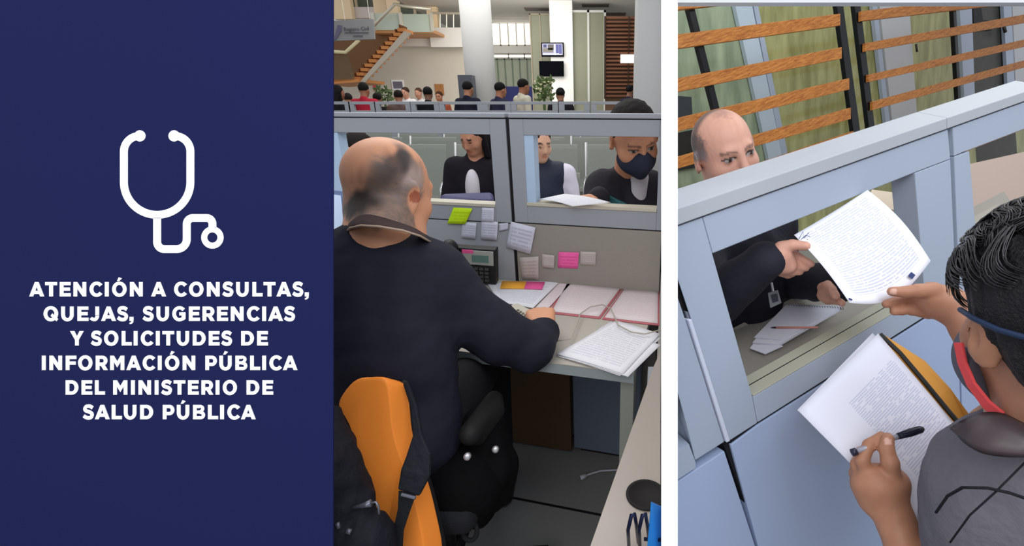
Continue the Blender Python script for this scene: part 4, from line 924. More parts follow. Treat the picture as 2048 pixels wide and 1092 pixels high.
st(MB().bb(-14, 8, 29, 29.3, 0, 9).build('wall_far', mat('far_wall', (188, 184, 170), .8)))
dl = mat('slot_dark', (92, 82, 76), .6)
for i, (x0, x1, y0, y1) in enumerate(((1050, 1102, 15, 18), (1164, 1218, 7, 10), (1200, 1252, 25, 28))):
    a = QZ(x0, y1, 4.615); b = QZ(x1, y0, 4.615)
    o = MB().bb(a[0], b[0], a[1]-.25, a[1]+.25, 4.59, 4.62).build('ceiling_vent', dl); tag(o, 'dark slot vent in the white hall ceiling, %s' % ('left of the tall glass box', 'nearest the top edge', 'above the wooden slat screen')[i], 'vent', 'ceiling vents')
# columns
cw = mat('column_white', (222, 222, 220), .6)
a = H(924, 150, 11.5); b = H(985, 150, 11.5)
st(MB().lathe(((a[0]+b[0])/2, 11.8, 0), UZ, [((b[0]-a[0])/2, 0), ((b[0]-a[0])/2, 6.2)], 64).build('column_1', cw, smooth=True))
st(hbox('column_2', cw, 1104, 0, 1144, 190, 17.5, .7, z0=0, z1=4.62))
st(hbox('column_3', mat('column_grey', (190, 192, 194), .6), 1272, 0, 1345, 190, 9.2, .8, z0=0, z1=5.2))
# bright mezzanine windows and glazing
day = mat('daylight_pane', (255, 250, 236), .4, emit=1.1)
def glazed(name, px0, py0, px1, py1, Y, n, pane, frame, label, cat, w=.05):
    t = empty(name, H((px0+px1)/2, py1, Y), label, cat); a, b = H(px0, py1, Y), H(px1, py0, Y)
    if cat in ('glass door', 'glass wall'): a[2] = 0
    MB().bb(a[0], b[0], Y+.04, Y+.06, a[2], b[2]).build('pane', pane, t)
    m_ = MB(); m_.bb(a[0], b[0], Y, Y+.08, a[2], a[2]+w); m_.bb(a[0], b[0], Y, Y+.08, b[2]-w, b[2])
    for i in range(n+1): x = a[0]+(b[0]-a[0]-w)*i/n; m_.bb(x, x+w, Y, Y+.08, a[2], b[2])
    m_.build('frame', frame, t); return t
gl = mat('glass_green', (172, 180, 162), .5, spec=.2, noise=.12, nscale=.8); gl2 = mat('glass_olive', (132, 134, 116), .5, spec=.2, noise=.15, nscale=.7)
glazed('upper_window', 984, 44, 1082, 92, 21.5, 6, day, wallw, 'bright overexposed upper window band right of the round column', 'window')
st(hbox('trim_3', wallw, 984, 92, 1100, 106, 21, .6)); st(hbox('trim_4', wallw, 984, 18, 1100, 44, 21.2, .5))
glazed('light_band', 984, 107, 1082, 117, 21.3, 3, day, wallw, 'thin bright clerestory strip above the green glass doors', 'window')
glazed('glass_doors', 984, 117, 1084, 200, 21, 7, gl, mat('mullion_green', (120, 132, 118), .5), 'row of green tinted glass doors right of the round column', 'glass door')
glazed('glass_partition', 1144, 20, 1212, 200, 17.6, 2, gl2, mat('mullion_white', (196, 198, 194), .5), 'tall green glass partition between screen pillar and wooden slats', 'glass wall', .07)
glazed('glass_shaft', 1064, 27, 1100, 160, 18.3, 2, gl2, mat('shaft_frame', (150, 140, 122), .5), 'narrow tall glazed shaft left of the screen pillar', 'glass wall', .04)
glazed('mezzanine_glazing', 560, -60, 862, 34, 20.5, 8, mat('glass_dark', (96, 104, 92), .2, spec=.5, noise=.3, nscale=.8), mat('mull_cream', (216, 196, 164), .6), 'dark upper glazing with cream mullions over the mezzanine', 'window', .1)
glazed('wall_panel', 862, -60, 925, 22, 20.5, 3, mat('upper_pale', (214, 206, 190), .6), wallw, 'pale upper wall panels left of the round column', 'wall panel')
crm = mat('cream_post', (240, 214, 176), .6)
for i, (x0, x1, y1) in enumerate(((667, 690, 38), (750, 762, 34), (775, 786, 30), (858, 864, 70))):
    o = hbox('cream_post', crm, x0, -60, x1, y1, 19.6-.4*i, .25, z1=4.6 if i == 3 else None); tag(o, 'cream coloured post on the mezzanine, %s from the left' % ('first', 'second', 'third', 'fourth')[i], 'post', 'mezzanine posts')
st(hbox('trim_5', mat('band_pink', (226, 214, 208), .7), 560, 14, 790, 36, 19.9, .2))
# landing, balustrade
o = hbox('landing_slab', mat('landing_wood', (206, 150, 100), .5), 745, 60, 868, 66, 17.2, 2.0); tag(o, 'landing slab at the top of the wooden stairs', 'landing')
bal = empty('glass_balustrade', H(800, 60, 17.0), 'pale green glass balustrade along the landing above the stairs', 'balustrade')
bgl = mat('balustrade_glass', (214, 228, 214), .2, alpha=.6, spec=.3)
hbox('glass_panel', bgl, 745, 26, 800, 60, 17.1, .03, bal); hbox('glass_panel', bgl, 802, 28, 862, 64, 17.1, .03, bal)
MB().tube([H(724, 75, 16.9), H(790, 8, 16.9), H(806, 12, 17), H(862, 18, 17.1)], .05, 8).build('handrail', mat('rail_steel', (222, 216, 200), .3, .5), bal, smooth=True)
for px in (745, 801, 862): hbox('post', mat('rail_steel', (222, 216, 200)), px, 25, px+2, 62, 17.05, .06, bal)
b2 = empty('mezzanine_rail', H(895, 55, 18), 'steel rail with dark figures behind it left of the round column', 'rail')
MB().tube([H(862, 26, 18.4), H(925, 27, 18.4)], .04, 8).build('handrail', mat('rail_steel', (222, 216, 200)), b2)
for px in (864, 880, 893, 907, 921): MB().tube([H(px, 26, 18.4), H(px, 56, 18.4)], .02, 6).build('post', mat('rail_steel', (222, 216, 200)), b2)
# stairs
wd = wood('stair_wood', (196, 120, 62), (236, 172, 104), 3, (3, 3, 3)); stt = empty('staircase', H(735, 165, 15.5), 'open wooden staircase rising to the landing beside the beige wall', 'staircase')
n_st = 12
for i in range(n_st):
    t = i/(n_st-1); x0, y0 = 708+(798-708)*t, 160+(63-160)*t; a = H(x0-3, y0, 15.6); b = H(x0+11, y0-1.5, 15.6)
    MB().bb(a[0], b[0], 15.6, 16.3, a[2], a[2]+.09).build('tread', wd, stt)
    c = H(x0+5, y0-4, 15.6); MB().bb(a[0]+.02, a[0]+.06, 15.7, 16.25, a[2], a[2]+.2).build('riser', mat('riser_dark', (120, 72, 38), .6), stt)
MB().prism([H(714, 170, 15.5), H(724, 170, 15.5), H(822, 66, 15.5), H(808, 62, 15.5)], (0, .08, 0)).build('stringer', mat('stringer_pale', (196, 186, 172), .5), stt)
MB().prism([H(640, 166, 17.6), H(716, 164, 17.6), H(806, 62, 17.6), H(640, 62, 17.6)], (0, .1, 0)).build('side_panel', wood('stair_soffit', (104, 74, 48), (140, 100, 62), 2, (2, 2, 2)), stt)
MB().prism([H(640, 166, 15.4), H(640, 108, 15.4), H(694, 106, 15.4), H(708, 150, 15.4), H(708, 160, 15.4)], (0, .03, 0)).build('glass_guard', mat('smoke_glass', (120, 104, 80), .15, alpha=.4), stt)
MB().tube([H(640, 96, 15.3), H(660, 103, 15.3), H(691, 105, 15.3), H(718, 80, 15.3)], .05, 8).build('handrail', mat('rail_cream', (232, 222, 178), .4), stt, smooth=True)
MB().prism([H(640, 170, 15.4), H(640, 160, 15.4), H(718, 158, 15.4), H(718, 164, 15.4)], (0, 1.8, 0)).build('lower_landing', wd, stt)
# hanging sign
sg = empty('hanging_sign', H(707, 80, 12), 'grey hanging banner reading Registro Civil at the top left of the hall', 'sign')
sa, sb, sc2, sd = H(640, 83, 12), H(749, 78, 12), H(746, 38, 12), H(640, 42, 12)
MB().prism([sa, sb, sc2, sd], (0, .06, 0)).build('banner', mat('banner_grey', (132, 132, 134), .6), sg)
def text(s_, loc, ux, uz_, size, m, parent, name='lettering'):
    cu = bpy.data.curves.new(name, 'FONT'); cu.body = s_; cu.size = size; cu.extrude = size*.02; cu.align_x = 'LEFT'
    o = bpy.data.objects.new('tmp', cu); COL.objects.link(o); dg = bpy.context.evaluated_depsgraph_get(); me = bpy.data.meshes.new_from_object(o.evaluated_get(dg)); bpy.data.objects.remove(o)
    me.name = name; me.materials.clear(); me.materials.append(m); o = bpy.data.objects.new(name, me); COL.objects.link(o); o.parent = parent
    ux = nz(ux); uz_ = nz(uz_); nn_ = np.cross(ux, uz_); R_ = Matrix(((ux[0], uz_[0], nn_[0]), (ux[1], uz_[1], nn_[1]), (ux[2], uz_[2], nn_[2]))).to_4x4()
    o.matrix_local = Matrix.Translation(Vector(np.array(loc)-wloc(parent))) @ R_
    return o
dk_ = mat('letter_dark', (70, 72, 82), .6)
text('Registro', H(688, 62, 11.98), sb-sa, (0, 0, 1), .105, dk_, sg); text('Civil', H(722, 60.6, 11.98), sb-sa, (0, 0, 1), .105, dk_, sg)
for px in (690, 740): MB().tube([H(px, 41, 12.03), H(px, 41, 12.03)+UZ*1.6], .006, 6).build('hanger', mat('rail_steel', (222, 216, 200), .3, .5), sg)
hbox('lettering_bar', dk_, 689, 64.5, 737, 66, 11.97, .01, sg); hbox('lettering_bar', dk_, 706, 71, 725, 72.5, 11.97, .01, sg)
MB().prism([H(667, 80, 11.97), H(671, 80, 11.97), H(682, 62, 11.97), H(683, 51, 11.97), H(675, 50, 11.97), H(673, 60, 11.97)], (0, .01, 0)).build('emblem', mat('banner_emblem', (96, 92, 118), .6), sg)
# screens
tv = empty('wall_screen', H(1105, 112, 17.3), 'lit notice screen with picture and lists, upper one on the pillar', 'screen')
hbox('frame', mat('tv_black', (8, 9, 14), .8, spec=.02), 1083, 85, 1127, 113, 17.35, .12, tv)
hbox('display', mat('tv_lit', (132, 134, 160), .3, emit=.3), 1085, 87, 1125, 110, 17.33, .02, tv)
for i, (x0, y0, x1, y1, c) in enumerate(((1087, 89, 1093, 95, (50, 50, 90)), (1086, 96, 1106, 105, (100, 96, 92)), (1096, 89, 1107, 100, (70, 66, 64)), (1109, 88, 1110.5, 110, (230, 230, 240)), (1112, 89, 1117, 106, (60, 62, 120)), (1118, 89, 1123, 108, (70, 72, 130)), (1086, 107, 1123, 109, (226, 226, 234)))):
    hbox('picture', mat('tv_pic%d' % i, c, .4, emit=.2), x0, y0, x1, y1, 17.325, .004, tv)
tv = empty('wall_screen', H(1103, 152, 17.3), 'black switched-off screen, lower one on the pillar', 'screen')
hbox('display', mat('tv_black', (18, 20, 30)), 1079, 122, 1127, 152.5, 17.3, .12, tv, .01)
# wooden slat screen
sl = empty('slat_screen', H(1240, 195, 13), 'tall wooden horizontal slat screen left of the large white pillar', 'slat screen')
hbox('backing', mat('slat_back', (112, 84, 64), .7), 1210, 32, 1273, 198, 13.1, .05, sl, z0=0)
for i in range(21): hbox('slat', wood('slat_red', (120, 74, 52), (158, 104, 72), 3, (1, 5, 5)), 1211, 34+i*7.8, 1273, 37.5+i*7.8, 13.0, .06, sl)
hbox('post', mat('slat_post', (66, 44, 30), .6), 1208, 32, 1212, 198, 12.97, .1, sl); hbox('post', mat('slat_post', (66, 44, 30)), 1256, 32, 1257.5, 198, 12.96, .04, sl)
tag(hbox('lit_sign', day, 1241, 109, 1270, 126, 12.96, .04), 'small bright white lit sign on the wooden slats', 'sign')
# banner, plants, kiosk, notices
tag(hbox('counter_banner', mat('banner_navy', (50, 54, 110), .6), 1006, 173, 1063, 215, 12, .1, z0=0), 'dark blue banner behind the people near the plant', 'banner')
def plant(px, py0, py1, Y, label, cols, w=20, seed=1):
    t = empty('potted_plant', (H(px, 200, Y)[0], Y, 0), label, 'plant'); rnd = random.Random(seed); m1 = MB(); m2 = MB(); zb = H(px, py1, Y)[2]; zt = H(px, py0, Y)[2]; x0 = H(px, 190, Y)[0]; r_ = w/F*Y
    for m_, n in ((m1, 90), (m2, 40)):
        for i in range(n):
            a = rnd.random()*6.28; rr = r_*rnd.random()**.5; c = np.array([x0+rr*math.cos(a), Y+rr*math.sin(a), zb+(zt-zb)*rnd.random()**1.3]); d = nz([rnd.gauss(0, 1), rnd.gauss(0, 1), rnd.gauss(.6, .6)]); s_ = nz(np.cross(d, (0.3, 1, 0.1))); L_ = .13 if m_ is m1 else .07
            nn_ = np.cross(d, s_)*.008; m_.hexa([c, c+d*L_*.5+s_*L_*.25, c+d*L_, c+d*L_*.5-s_*L_*.25], [c+nn_, c+d*L_*.5+s_*L_*.25+nn_, c+d*L_+nn_, c+d*L_*.5-s_*L_*.25+nn_])
    tag(m1.build('foliage', mat('leaf_green', cols[0], .6), t), kind='stuff'); tag(m2.build('flowers', mat('flower%d' % seed, cols[1], .6), t), kind='stuff')
    MB().tube([(x0, Y, .3), (x0, Y, zb+.1)], .03, 6).build('stem', mat('leaf_green', cols[0]), t)
    MB().lathe((x0, Y, 0), UZ, [(.12, 0), (.17, .35), (.15, .35), (.14, .3)], 16).build('pot', mat('pot', (120, 90, 70), .6), t)
plant(1088, 158, 200, 11, 'large bushy plant with yellow and white flowers below the black screen', ((84, 104, 60), (226, 222, 170)), 19, 3)
plant(768, 178, 202, 13, 'small white flowered plant behind the low dividers on the left', ((120, 128, 96), (214, 210, 196)), 13, 5)
ks = hbox('kiosk_screen', mat('kiosk', (84, 88, 98), .4), 919, 150, 943, 196, 10.9, .3, z0=0); tag(ks, 'grey upright kiosk in front of the round column', 'kiosk')
nb_ = empty('notice_board', H(795, 178, 18.9), 'small framed notice on the beige wall', 'notice'); hbox('frame', white, 785, 160, 806, 180, 18.95, .06, nb_); hbox('print', mat('notice_grey', (120, 116, 130), .6), 787, 163, 804, 177, 18.94, .03, nb_)
tag(hbox('framed_picture', mat('pic_brown', (176, 120, 70), .6), 871, 168, 886, 190, 18.96, .05), 'brown framed picture on the beige wall', 'picture')
tag(hbox('red_notice', mat('pic_red', (206, 90, 90), .6), 747, 169, 755, 181, 18.96, .05), 'small red notice on the beige wall', 'notice')
# low divider row
lx = (640, 700, 751, 822, 879, 966, 1022, 1117, 1181, 1290)
for i in range(len(lx)-1):
    t = empty('low_divider', (H((lx[i]+lx[i+1])/2, 215, 8)[0], 8, 0), 'grey low office divider with small window, %s from the left' % ('first', 'second', 'third', 'fourth', 'fifth', 'sixth', 'seventh', 'eighth', 'ninth')[i], 'divider', 'low dividers')
    a, b = H(lx[i], 240, 8), H(lx[i+1], 203, 8); x0, x1, z1 = a[0]+.01, b[0]-.01, b[2]; w = .09; m_ = MB(); zw0, zw1 = H(0, 221, 8)[2], H(0, 209, 8)[2]
    m_.bb(x0, x1, 8, 8.06, zw1, z1); m_.bb(x0, x0+w, 8, 8.06, zw0, zw1); m_.bb(x1-w, x1, 8, 8.06, zw0, zw1); m_.bb(x0, x1, 8, 8.06, .03, zw0)
    m_.build('frame', fr, t, .004); MB().bb(x0+.02, x1-.02, 8.01, 8.05, 0, .03).build('foot', dark, t)
# people in the hall: (px, py of head centre, Y, yaw, skin, hair, top, legs, label, hairstyle)
HP = [(726, 178, 9.0, 0, (150, 100, 76), (28, 24, 24), (176, 40, 60), 'person in crimson red top seen from behind on the left', 'short'),
      (672, 183, 8.7, -.6, (150, 100, 76), (22, 20, 22), (30, 30, 34), 'dark clothed person cut by the left edge of the hall view', 'long'),
      (696, 197, 10, .3, (176, 126, 98), (30, 26, 24), (110, 150, 130), 'person in pale green top left of the crimson one', 'short'),
      (754, 197, 9.6, 0, (140, 96, 72), (26, 22, 22), (36, 32, 34), 'dark haired person in black just right of the crimson top', 'short'),
      (797, 192, 9.4, .4, (160, 110, 84), (30, 24, 22), (96, 78, 72), 'person in brown coat in front of the framed notice', 'short'),
      (812, 184, 12.5, 2.9, (206, 150, 124), (60, 44, 36), (226, 224, 226), 'person in white top facing us behind the brown coat', 'short'),
      (838, 185, 13, 3.0, (206, 150, 124), (80, 56, 44), (214, 216, 220), 'person in white shirt between brown coat and black jacket', 'short'),
      (855, 186, 9.2, .1, (120, 84, 66), (22, 20, 20), (24, 26, 30), 'person in black jacket seen from behind left of the kiosk', 'short'),
      (879, 192, 12, 3.1, (190, 130, 100), (70, 44, 34), (176, 90, 66), 'person in rust coloured top below the brown picture', 'short'),
      (934, 176, 8.9, -.3, (168, 116, 90), (22, 20, 22), (30, 32, 46), 'broad person in navy jacket in front of the round column', 'short'),
      (998, 178, 8.9, -.8, (160, 106, 80), (20, 18, 20), (44, 44, 66), 'person in dark blue jacket right of the round column', 'short'),
      (1044, 170, 9.3, -.9, (150, 100, 74), (24, 20, 20), (196, 190, 172), 'person in pale cream shirt in front of the blue banner', 'short'),
      (1121, 188, 9.2, .2, (150, 104, 80), (20, 18, 20), (34, 32, 38), 'dark haired person right of the flowering plant', 'bun'),
      (1259, 181, 11.5, -.8, (140, 96, 74), (22, 20, 22), (40, 42, 60), 'distant person in front of the wooden slat screen', 'short')]
for px, py, Y, yw, sk, hr, tp, lb, hs in HP:
    p = H(px, py, Y); s_ = p[2]/1.62; s_ = max(.84, min(1.08, s_))
    figure('person', lb, (p[0], Y, 0), yw, sk, hr, tp, (40, 42, 56), s=s_, res=.018 if Y > 5 else .014, hairstyle=hs, folds_=.001, group=None, headpitch=-.1)

# ================================================================== RIGHT SCENE (tilted booth)
def camvec(x, y, z): return EX*x-EU*y+EF*z
VR = nz(camvec(983, 2562, 950)); HRr = nz(camvec(1855, -711, 950)); NR = nz(np.cross(camvec(983, 2562, 950), camvec(1855, -711, 950)))
if np.dot(NR, EF) > 0: NR = -NR
OR = Q(1650, 600, 1.05)
def R(px, py, off=0): return QP(px, py, OR+NR*off, NR)
def rpoly(mb, pts, off=0, th=.06):
    a = [R(x, y, off) for x, y in pts]; b = []
    for p in a:
        q = p-NR*th; x, y, d = PJ(q)
        if x < 1351.5: q = R(1351.5, y, off-th)     # ends flush against the white dividing wall
        b.append(q)
    return mb.hexa(a, b)
pr_m = mat('booth_grey', (166, 177, 196), .45, spec=.35, noise=.02, nscale=3); pr_low = mat('booth_panel', (166, 182, 215), .5, spec=.3, noise=.02, nscale=3)
pr_top = mat('booth_cap', (176, 180, 188), .5)
def yG(x): return 451-.358*(x-1355)
XL = 1351
capm = empty('capping_rail', R(1700, 330, -.03), 'long pale grey top cap running over the booth partitions', 'partition cap')
def capseg(x0, x1, nm):
    fb = [R(x, yG(x), .006) for x in (x0, x1)]; ftp = [R(x, 416.7-.336*(x-1355), .006) for x in (x0, x1)]
    bk = [R(x, 377-.32*(x-1355), -.085) for x in (x0-(60 if x0 > 1500 else 0), x1-60)]; bb_ = [p+VR*.03 for p in bk]
    MB().hexa([fb[0], ftp[0], bk[0], bb_[0]], [fb[1], ftp[1], bk[1], bb_[1]]).build(nm, pr_top, capm, .002)
capseg(XL, 1894, 'cap_section'); capseg(1894.6, 2090, 'cap_section')
u1 = empty('booth_partition', R(1520, 1000, -.03), 'grey blue booth partition with the open service window', 'partition')
m_ = MB(); rpoly(m_, [(XL, yG(XL)+1.5), (1405, yG(1405)+1.5), (1425, 507), (1505, 793), (1515, 846), (1459, 882), (1383, 640), (XL, 545)])
m_.build('left_post', pr_m, u1, .002)
rpoly(MB(), [(1406, yG(1406)+1.5), (1896, yG(1896)+1.5), (1901, 318), (1830, 345), (1426, 507)]).build('top_rail', pr_m, u1, .002)
rpoly(MB(), [(1830, 346), (1901, 319), (1913, 594), (1850, 633), (1850, 590)]).build('right_post', pr_m, u1, .002)
rpoly(MB(), [(1506, 793), (1849, 591), (1849, 634), (1516, 845)], 0, .062).build('bottom_rail', pr_m, u1, .002)
g0_, g1_ = R(1507, 792.5, .001)-NR*.031-VR*.003, R(1849, 590.5, .001)-NR*.031-VR*.003; m_ = MB(); m_.prism([g0_, g1_, g1_-NR*.002, g0_-NR*.002], -VR*.0008); cr_ = mat('sill_cream2', (172, 170, 154), .5)
sa_, sb_ = R(1507, 792.5, .001), R(1849, 590.5, .001)
tag(MB().prism([sa_, sb_, sb_-NR*.063, sa_-NR*.063], -VR*.003).build('sill_top', cr_, u1, .001), 'cream sill top')
tag(m_.build('sill_groove', dark, u1), 'dark groove along the sill')
rpoly(MB(), [(1462, 890), (1516, 850), (1914, 598), (1924, 900), (1924, 1250), (1560, 1250)], -.004, .05).build('lower_panel', pr_low, u1, .002)
rpoly(MB(), [(1385, 640), (1459, 880), (1914, 590), (1920, 650), (1600, 1260), (1560, 1260), (1452, 900)], -.012, .03); rpoly(MB(), [(XL, 1), (XL+1, 1), (XL, 2)])
m_ = MB(); rpoly(m_, [(1459, 881), (1516, 844), (1914, 593), (1914, 600), (1516, 852), (1462, 891)], -.008, .03); m_.build('seam_core', dark, u1)
u2 = empty('booth_partition', R(1400, 1000, -.03), 'grey blue booth partition at the left edge beyond the hinge joint', 'partition')
rpoly(MB(), [(XL, 583), (1374, 648), (1449, 884), (1391, 921), (1372, 845), (XL, 770)], 0, .06).build('right_post', pr_m, u2, .002)
rpoly(MB(), [(XL, 905), (1378, 888), (1391, 924), (1391, 936), (XL, 962)], 0, .06).build('bottom_rail', pr_m, u2, .002)
rpoly(MB(), [(XL, 966), (1391, 940), (1449, 902), (1515, 1105), (1560, 1250), (XL, 1250)], -.004, .05).build('lower_panel', pr_low, u2, .002)
m_ = MB(); rpoly(m_, [(XL, 560), (1370, 600), (1380, 640), (1470, 900), (1562, 1180), (1554, 1180), (1444, 880), (1372, 650), (XL, 590)], -.01, .03)
tag(m_.build('hinge_joint', dark), 'black slotted hinge joint running between the two left booth partitions', 'joint'); hj = bpy.data.objects['hinge_joint']
m_ = MB()
for i in range(9):
    t = i/9; x, y = 1370+(1452-1370)*t, 622+(882-622)*t; rpoly(m_, [(x, y), (x+8, y+2), (x+13, y+16), (x+5, y+14)], -.004, .01)
m_.build('slot_tab', mat('tab_grey', (120, 124, 136), .4), hj)
rpoly(MB(), [(1377, 640), (1384, 638), (1461, 882), (1454, 886)], .004, .02).build('edge_strip', mat('edge_light', (206, 212, 230), .3), hj, .002)
u3 = empty('booth_partition', R(2000, 700, -.03), 'grey booth partition on the right behind the curly haired man', 'partition')
rpoly(MB(), [(1906, yG(1906)+1.5), (2080, yG(2080)+1.5), (2080, 246), (1939, 300), (1930, 303), (1909, 312)]).build('top_rail', pr_m, u3, .002)
rpoly(MB(), [(1909, 313), (1939, 302), (1960, 562), (1920, 588)]).build('left_post', pr_m, u3, .002)
rpoly(MB(), [(1960, 520), (2090, 440), (2090, 500), (1960, 562)]).build('bottom_rail', pr_m, u3, .002)
rpoly(MB(), [(1920, 594), (2090, 505), (2090, 1250), (1930, 1250), (1926, 900)], -.004, .05).build('lower_panel', pr_low, u3, .002)
rpoly(MB(), [(1899, 262), (1908, 259), (1922, 590), (1930, 1250), (1922, 1250), (1914, 640)], -.012, .03).build('joint_core', dark, u3)
# desk behind the window
OD = R(1700, 600, -.1)+VR*.05
def DP(px, py, h=0): return QP(px, py, OD-VR*h, VR)
dtop = empty('service_desk', DP(1600, 660)+VR*.7, 'beige grey desk inside the booth behind the service window', 'desk')
e0, e1 = DP(1467, 655), DP(1624, 576); ed = nz(e1-e0); s0_ = R(1480, 745, -.066); s1_ = R(1850, 560, -.066)
def drop(p): return p-VR*np.dot(p-OD, VR)
cs = [drop(s0_)-HRr*.02, drop(s1_)+HRr*.6, e1+ed*.8, e0-ed*.1]
MB().prism(cs, VR*.025).build('worktop', mat('booth_desk', (158, 152, 144), .5), dtop, .002)
for c in (cs[0], cs[3]): 
    q = c+(sum(cs)/4-c)*.1+VR*.02; MB().prism([q, q+HRr*.04, q+HRr*.04-NR*.04, q-NR*.04], VR*.65).build('leg', mat('leg_grey', (150, 154, 146)), dtop)
pwb = papermat('sheet_bluewhite', (236, 238, 248), (120, 126, 160), 34, .4, (.12, .1, .06, .08), 26)
pad = empty('notepad', DP(1560, 660), 'white spiral notepad on the booth desk', 'notepad')
q = [(1506, 688), (1560, 692), (1684, 620), (1572, 616)]
MB().prism([DP(x, y, .001) for x, y in q], -VR*.006).build('pages', mat('page_white', (226, 226, 240), .7), pad)
MB().prism([DP(x, y, .008) for x, y in ((1508, 676), (1562, 680), (1686, 613), (1574, 609))], -VR*.002).build('cover_page', mat('page_white', (226, 226, 240)), pad)
MB().prism([DP(x, y, .0) for x, y in ((1500, 698), (1530, 709), (1566, 693), (1506, 690))], -VR*.003).build('loose_page', mat('page_white', (226, 226, 240)), pad)
m_ = MB()
for i in range(22):
    t = i/21; c = DP(1576+108*t, 611+5*t, .01); m_.tube([c+nz(e1-e0)*0+(-VR*math.cos(a)+nz(np.cross(VR, ed))*math.sin(a))*.005 for a in np.linspace(0, 5.2, 8)], .0008, 5)
m_.build('spiral', mat('spiral_grey', (110, 108, 112), .4, .5), pad)
m_ = MB(); m_.tube([DP(1552, 655, .013), DP(1636, 655, .013)], .0032, 8); pn = m_.build('pencil', mat('pencil_pink', (214, 150, 140), .5), smooth=True); tag(pn, 'salmon pink pencil lying across the notepad', 'pencil')
m_ = MB(); m_.tube([DP(1542, 655, .013), DP(1552, 655, .013)], [.001, .0032], 8); m_.build('tip', mat('tip_dark', (50, 44, 50), .5), pn)
bk_ = MB().prism([DP(1735, 418, .01), DP(1800, 432, .01), DP(1815, 398, .01), DP(1745, 388, .01)], -VR*.02).build('book', mat('book_cream', (206, 190, 172), .7)); tag(bk_, 'cream coloured book at the far right inside the service window', 'book')

# slatted screen behind the booth, glass wall further back
OS = OR-NR*2.0
def SP(px, py, o=0): return QP(px, py, OS-NR*o, NR)
oak = wood('oak_slat', (150, 84, 34), (206, 136, 66), 5, (2, 22, 22), .45); blk = mat('post_gloss', (16, 17, 22), .3)
scr = empty('slat_screen', SP(1540, 500), 'screen of orange wooden slats on black posts, left bay behind the man', 'slat screen')
def slat(q, parent, o=0):
    mb = MB(); mb.uv['box'] = (tuple(HRr), tuple(VR)); return mb.prism([SP(x, y, o) for x, y in q], -NR*.03).build('slat', oak, parent, .003)
for q in ([(1336, 4), (1336, 22), (1470, 7), (1470, -10)], [(1336, 71), (1336, 100), (1681, 51), (1681, 27)], [(1336, 160), (1336, 188), (1684, 117), (1684, 94)], [(1336, 240), (1336, 268), (1699, 179), (1699, 156)], [(1336, 319), (1336, 343), (1702, 238), (1702, 215)], [(1336, 388), (1336, 412), (1708, 284), (1708, 262)], [(1336, 455), (1336, 480), (1712, 330), (1712, 310)]): slat(q, scr)
for q in ([(1375, 10), (1388, 10), (1500, 460), (1489, 460)], [(1671, -10), (1684, -10), (1730, 330), (1716, 330)]): MB().prism([SP(x, y, .035) for x, y in q], -NR*.04).build('post', blk, scr, .003)
sc2_ = empty('slat_screen', SP(1900, 400), 'screen of orange wooden slats on black posts, right bay above the partition', 'slat screen')
for q in ([(1723, 22), (1723, 42), (2070, 2), (2070, -18)], [(1731, 86), (1731, 103), (2070, 42), (2070, 25)], [(1738, 149), (1738, 164), (2070, 89), (2070, 74)], [(1746, 203), (1746, 220), (2070, 129), (2070, 115)], [(1752, 256), (1752, 272), (2070, 170), (2070, 156)], [(1758, 306), (1758, 322), (2070, 212), (2070, 198)], [(1764, 352), (1764, 368), (2070, 250), (2070, 236)]): slat(q, sc2_)
for q in ([(1707, -10), (1719, -10), (1760, 340), (1748, 340)], [(1905, -10), (1911, -10), (1926, 260), (1920, 260)]): MB().prism([SP(x, y, .035) for x, y in q], -NR*.04).build('post', blk, sc2_, .003)
OG = OR-NR*2.7
def GP(px, py, o=0): return QP(px, py, OG-NR*o, NR)
def film(name, c1, c2):
    m = bpy.data.materials.new(name); m.use_nodes = True; nt = m.node_tree; b = nt.nodes['Principled BSDF']; tc = nt.nodes.new('ShaderNodeTexCoord'); mp = nt.nodes.new('ShaderNodeMapping'); mp.inputs['Scale'].default_value = (7, 7, 1.1)
    n = nt.nodes.new('ShaderNodeTexNoise'); n.inputs['Scale'].default_value = 1.2; n.inputs['Detail'].default_value = 4; r = nt.nodes.new('ShaderNodeValToRGB'); r.color_ramp.elements[0].position = .35; r.color_ramp.elements[1].position = .7
    r.color_ramp.elements[0].color = lin(c1); r.color_ramp.elements[1].color = lin(c2)
    nt.links.new(tc.outputs['Object'], mp.inputs[0]); nt.links.new(mp.outputs[0], n.inputs['Vector']); nt.links.new(n.outputs['Fac'], r.inputs[0]); nt.links.new(r.outputs[0], b.inputs['Base Color']); b.inputs['Roughness'].default_value = .12; b.inputs['Specular IOR Level'].default_value = .4; return m
olive = film('film_olive', (142, 142, 88), (184, 184, 126)); sage = film('film_sage', (136, 152, 126), (174, 188, 158)); palep = mat('panel_pale', (200, 202, 206), .5); alu = mat('mullion_alu', (176, 188, 208), .35, .1); intd = mat('interior_dark', (58, 58, 50), .4, noise=.4, nscale=9)
gw = empty('glass_wall', GP(1700, 500), 'glass wall with olive frosted film and pale mullions behind the slats', 'glass wall')
def gp(name, q, m_, o=0, th=.03): return MB().prism([GP(x, y, o) for x, y in q], -NR*th).build(name, m_, gw)
gp('pane', [(1332, -40), (1505, -40), (1600, 470), (1332, 540)], sage); gp('pane', [(1505, -40), (1745, -40), (1815, 400), (1600, 470)], olive)
gp('pane', [(1745, -40), (1925, -40), (1955, 350), (1815, 400)], olive); gp('pane', [(1925, -40), (2010, -40), (2035, 320), (1955, 350)], intd); gp('pane', [(2010, -40), (2110, -40), (2110, 300), (2035, 320)], olive)
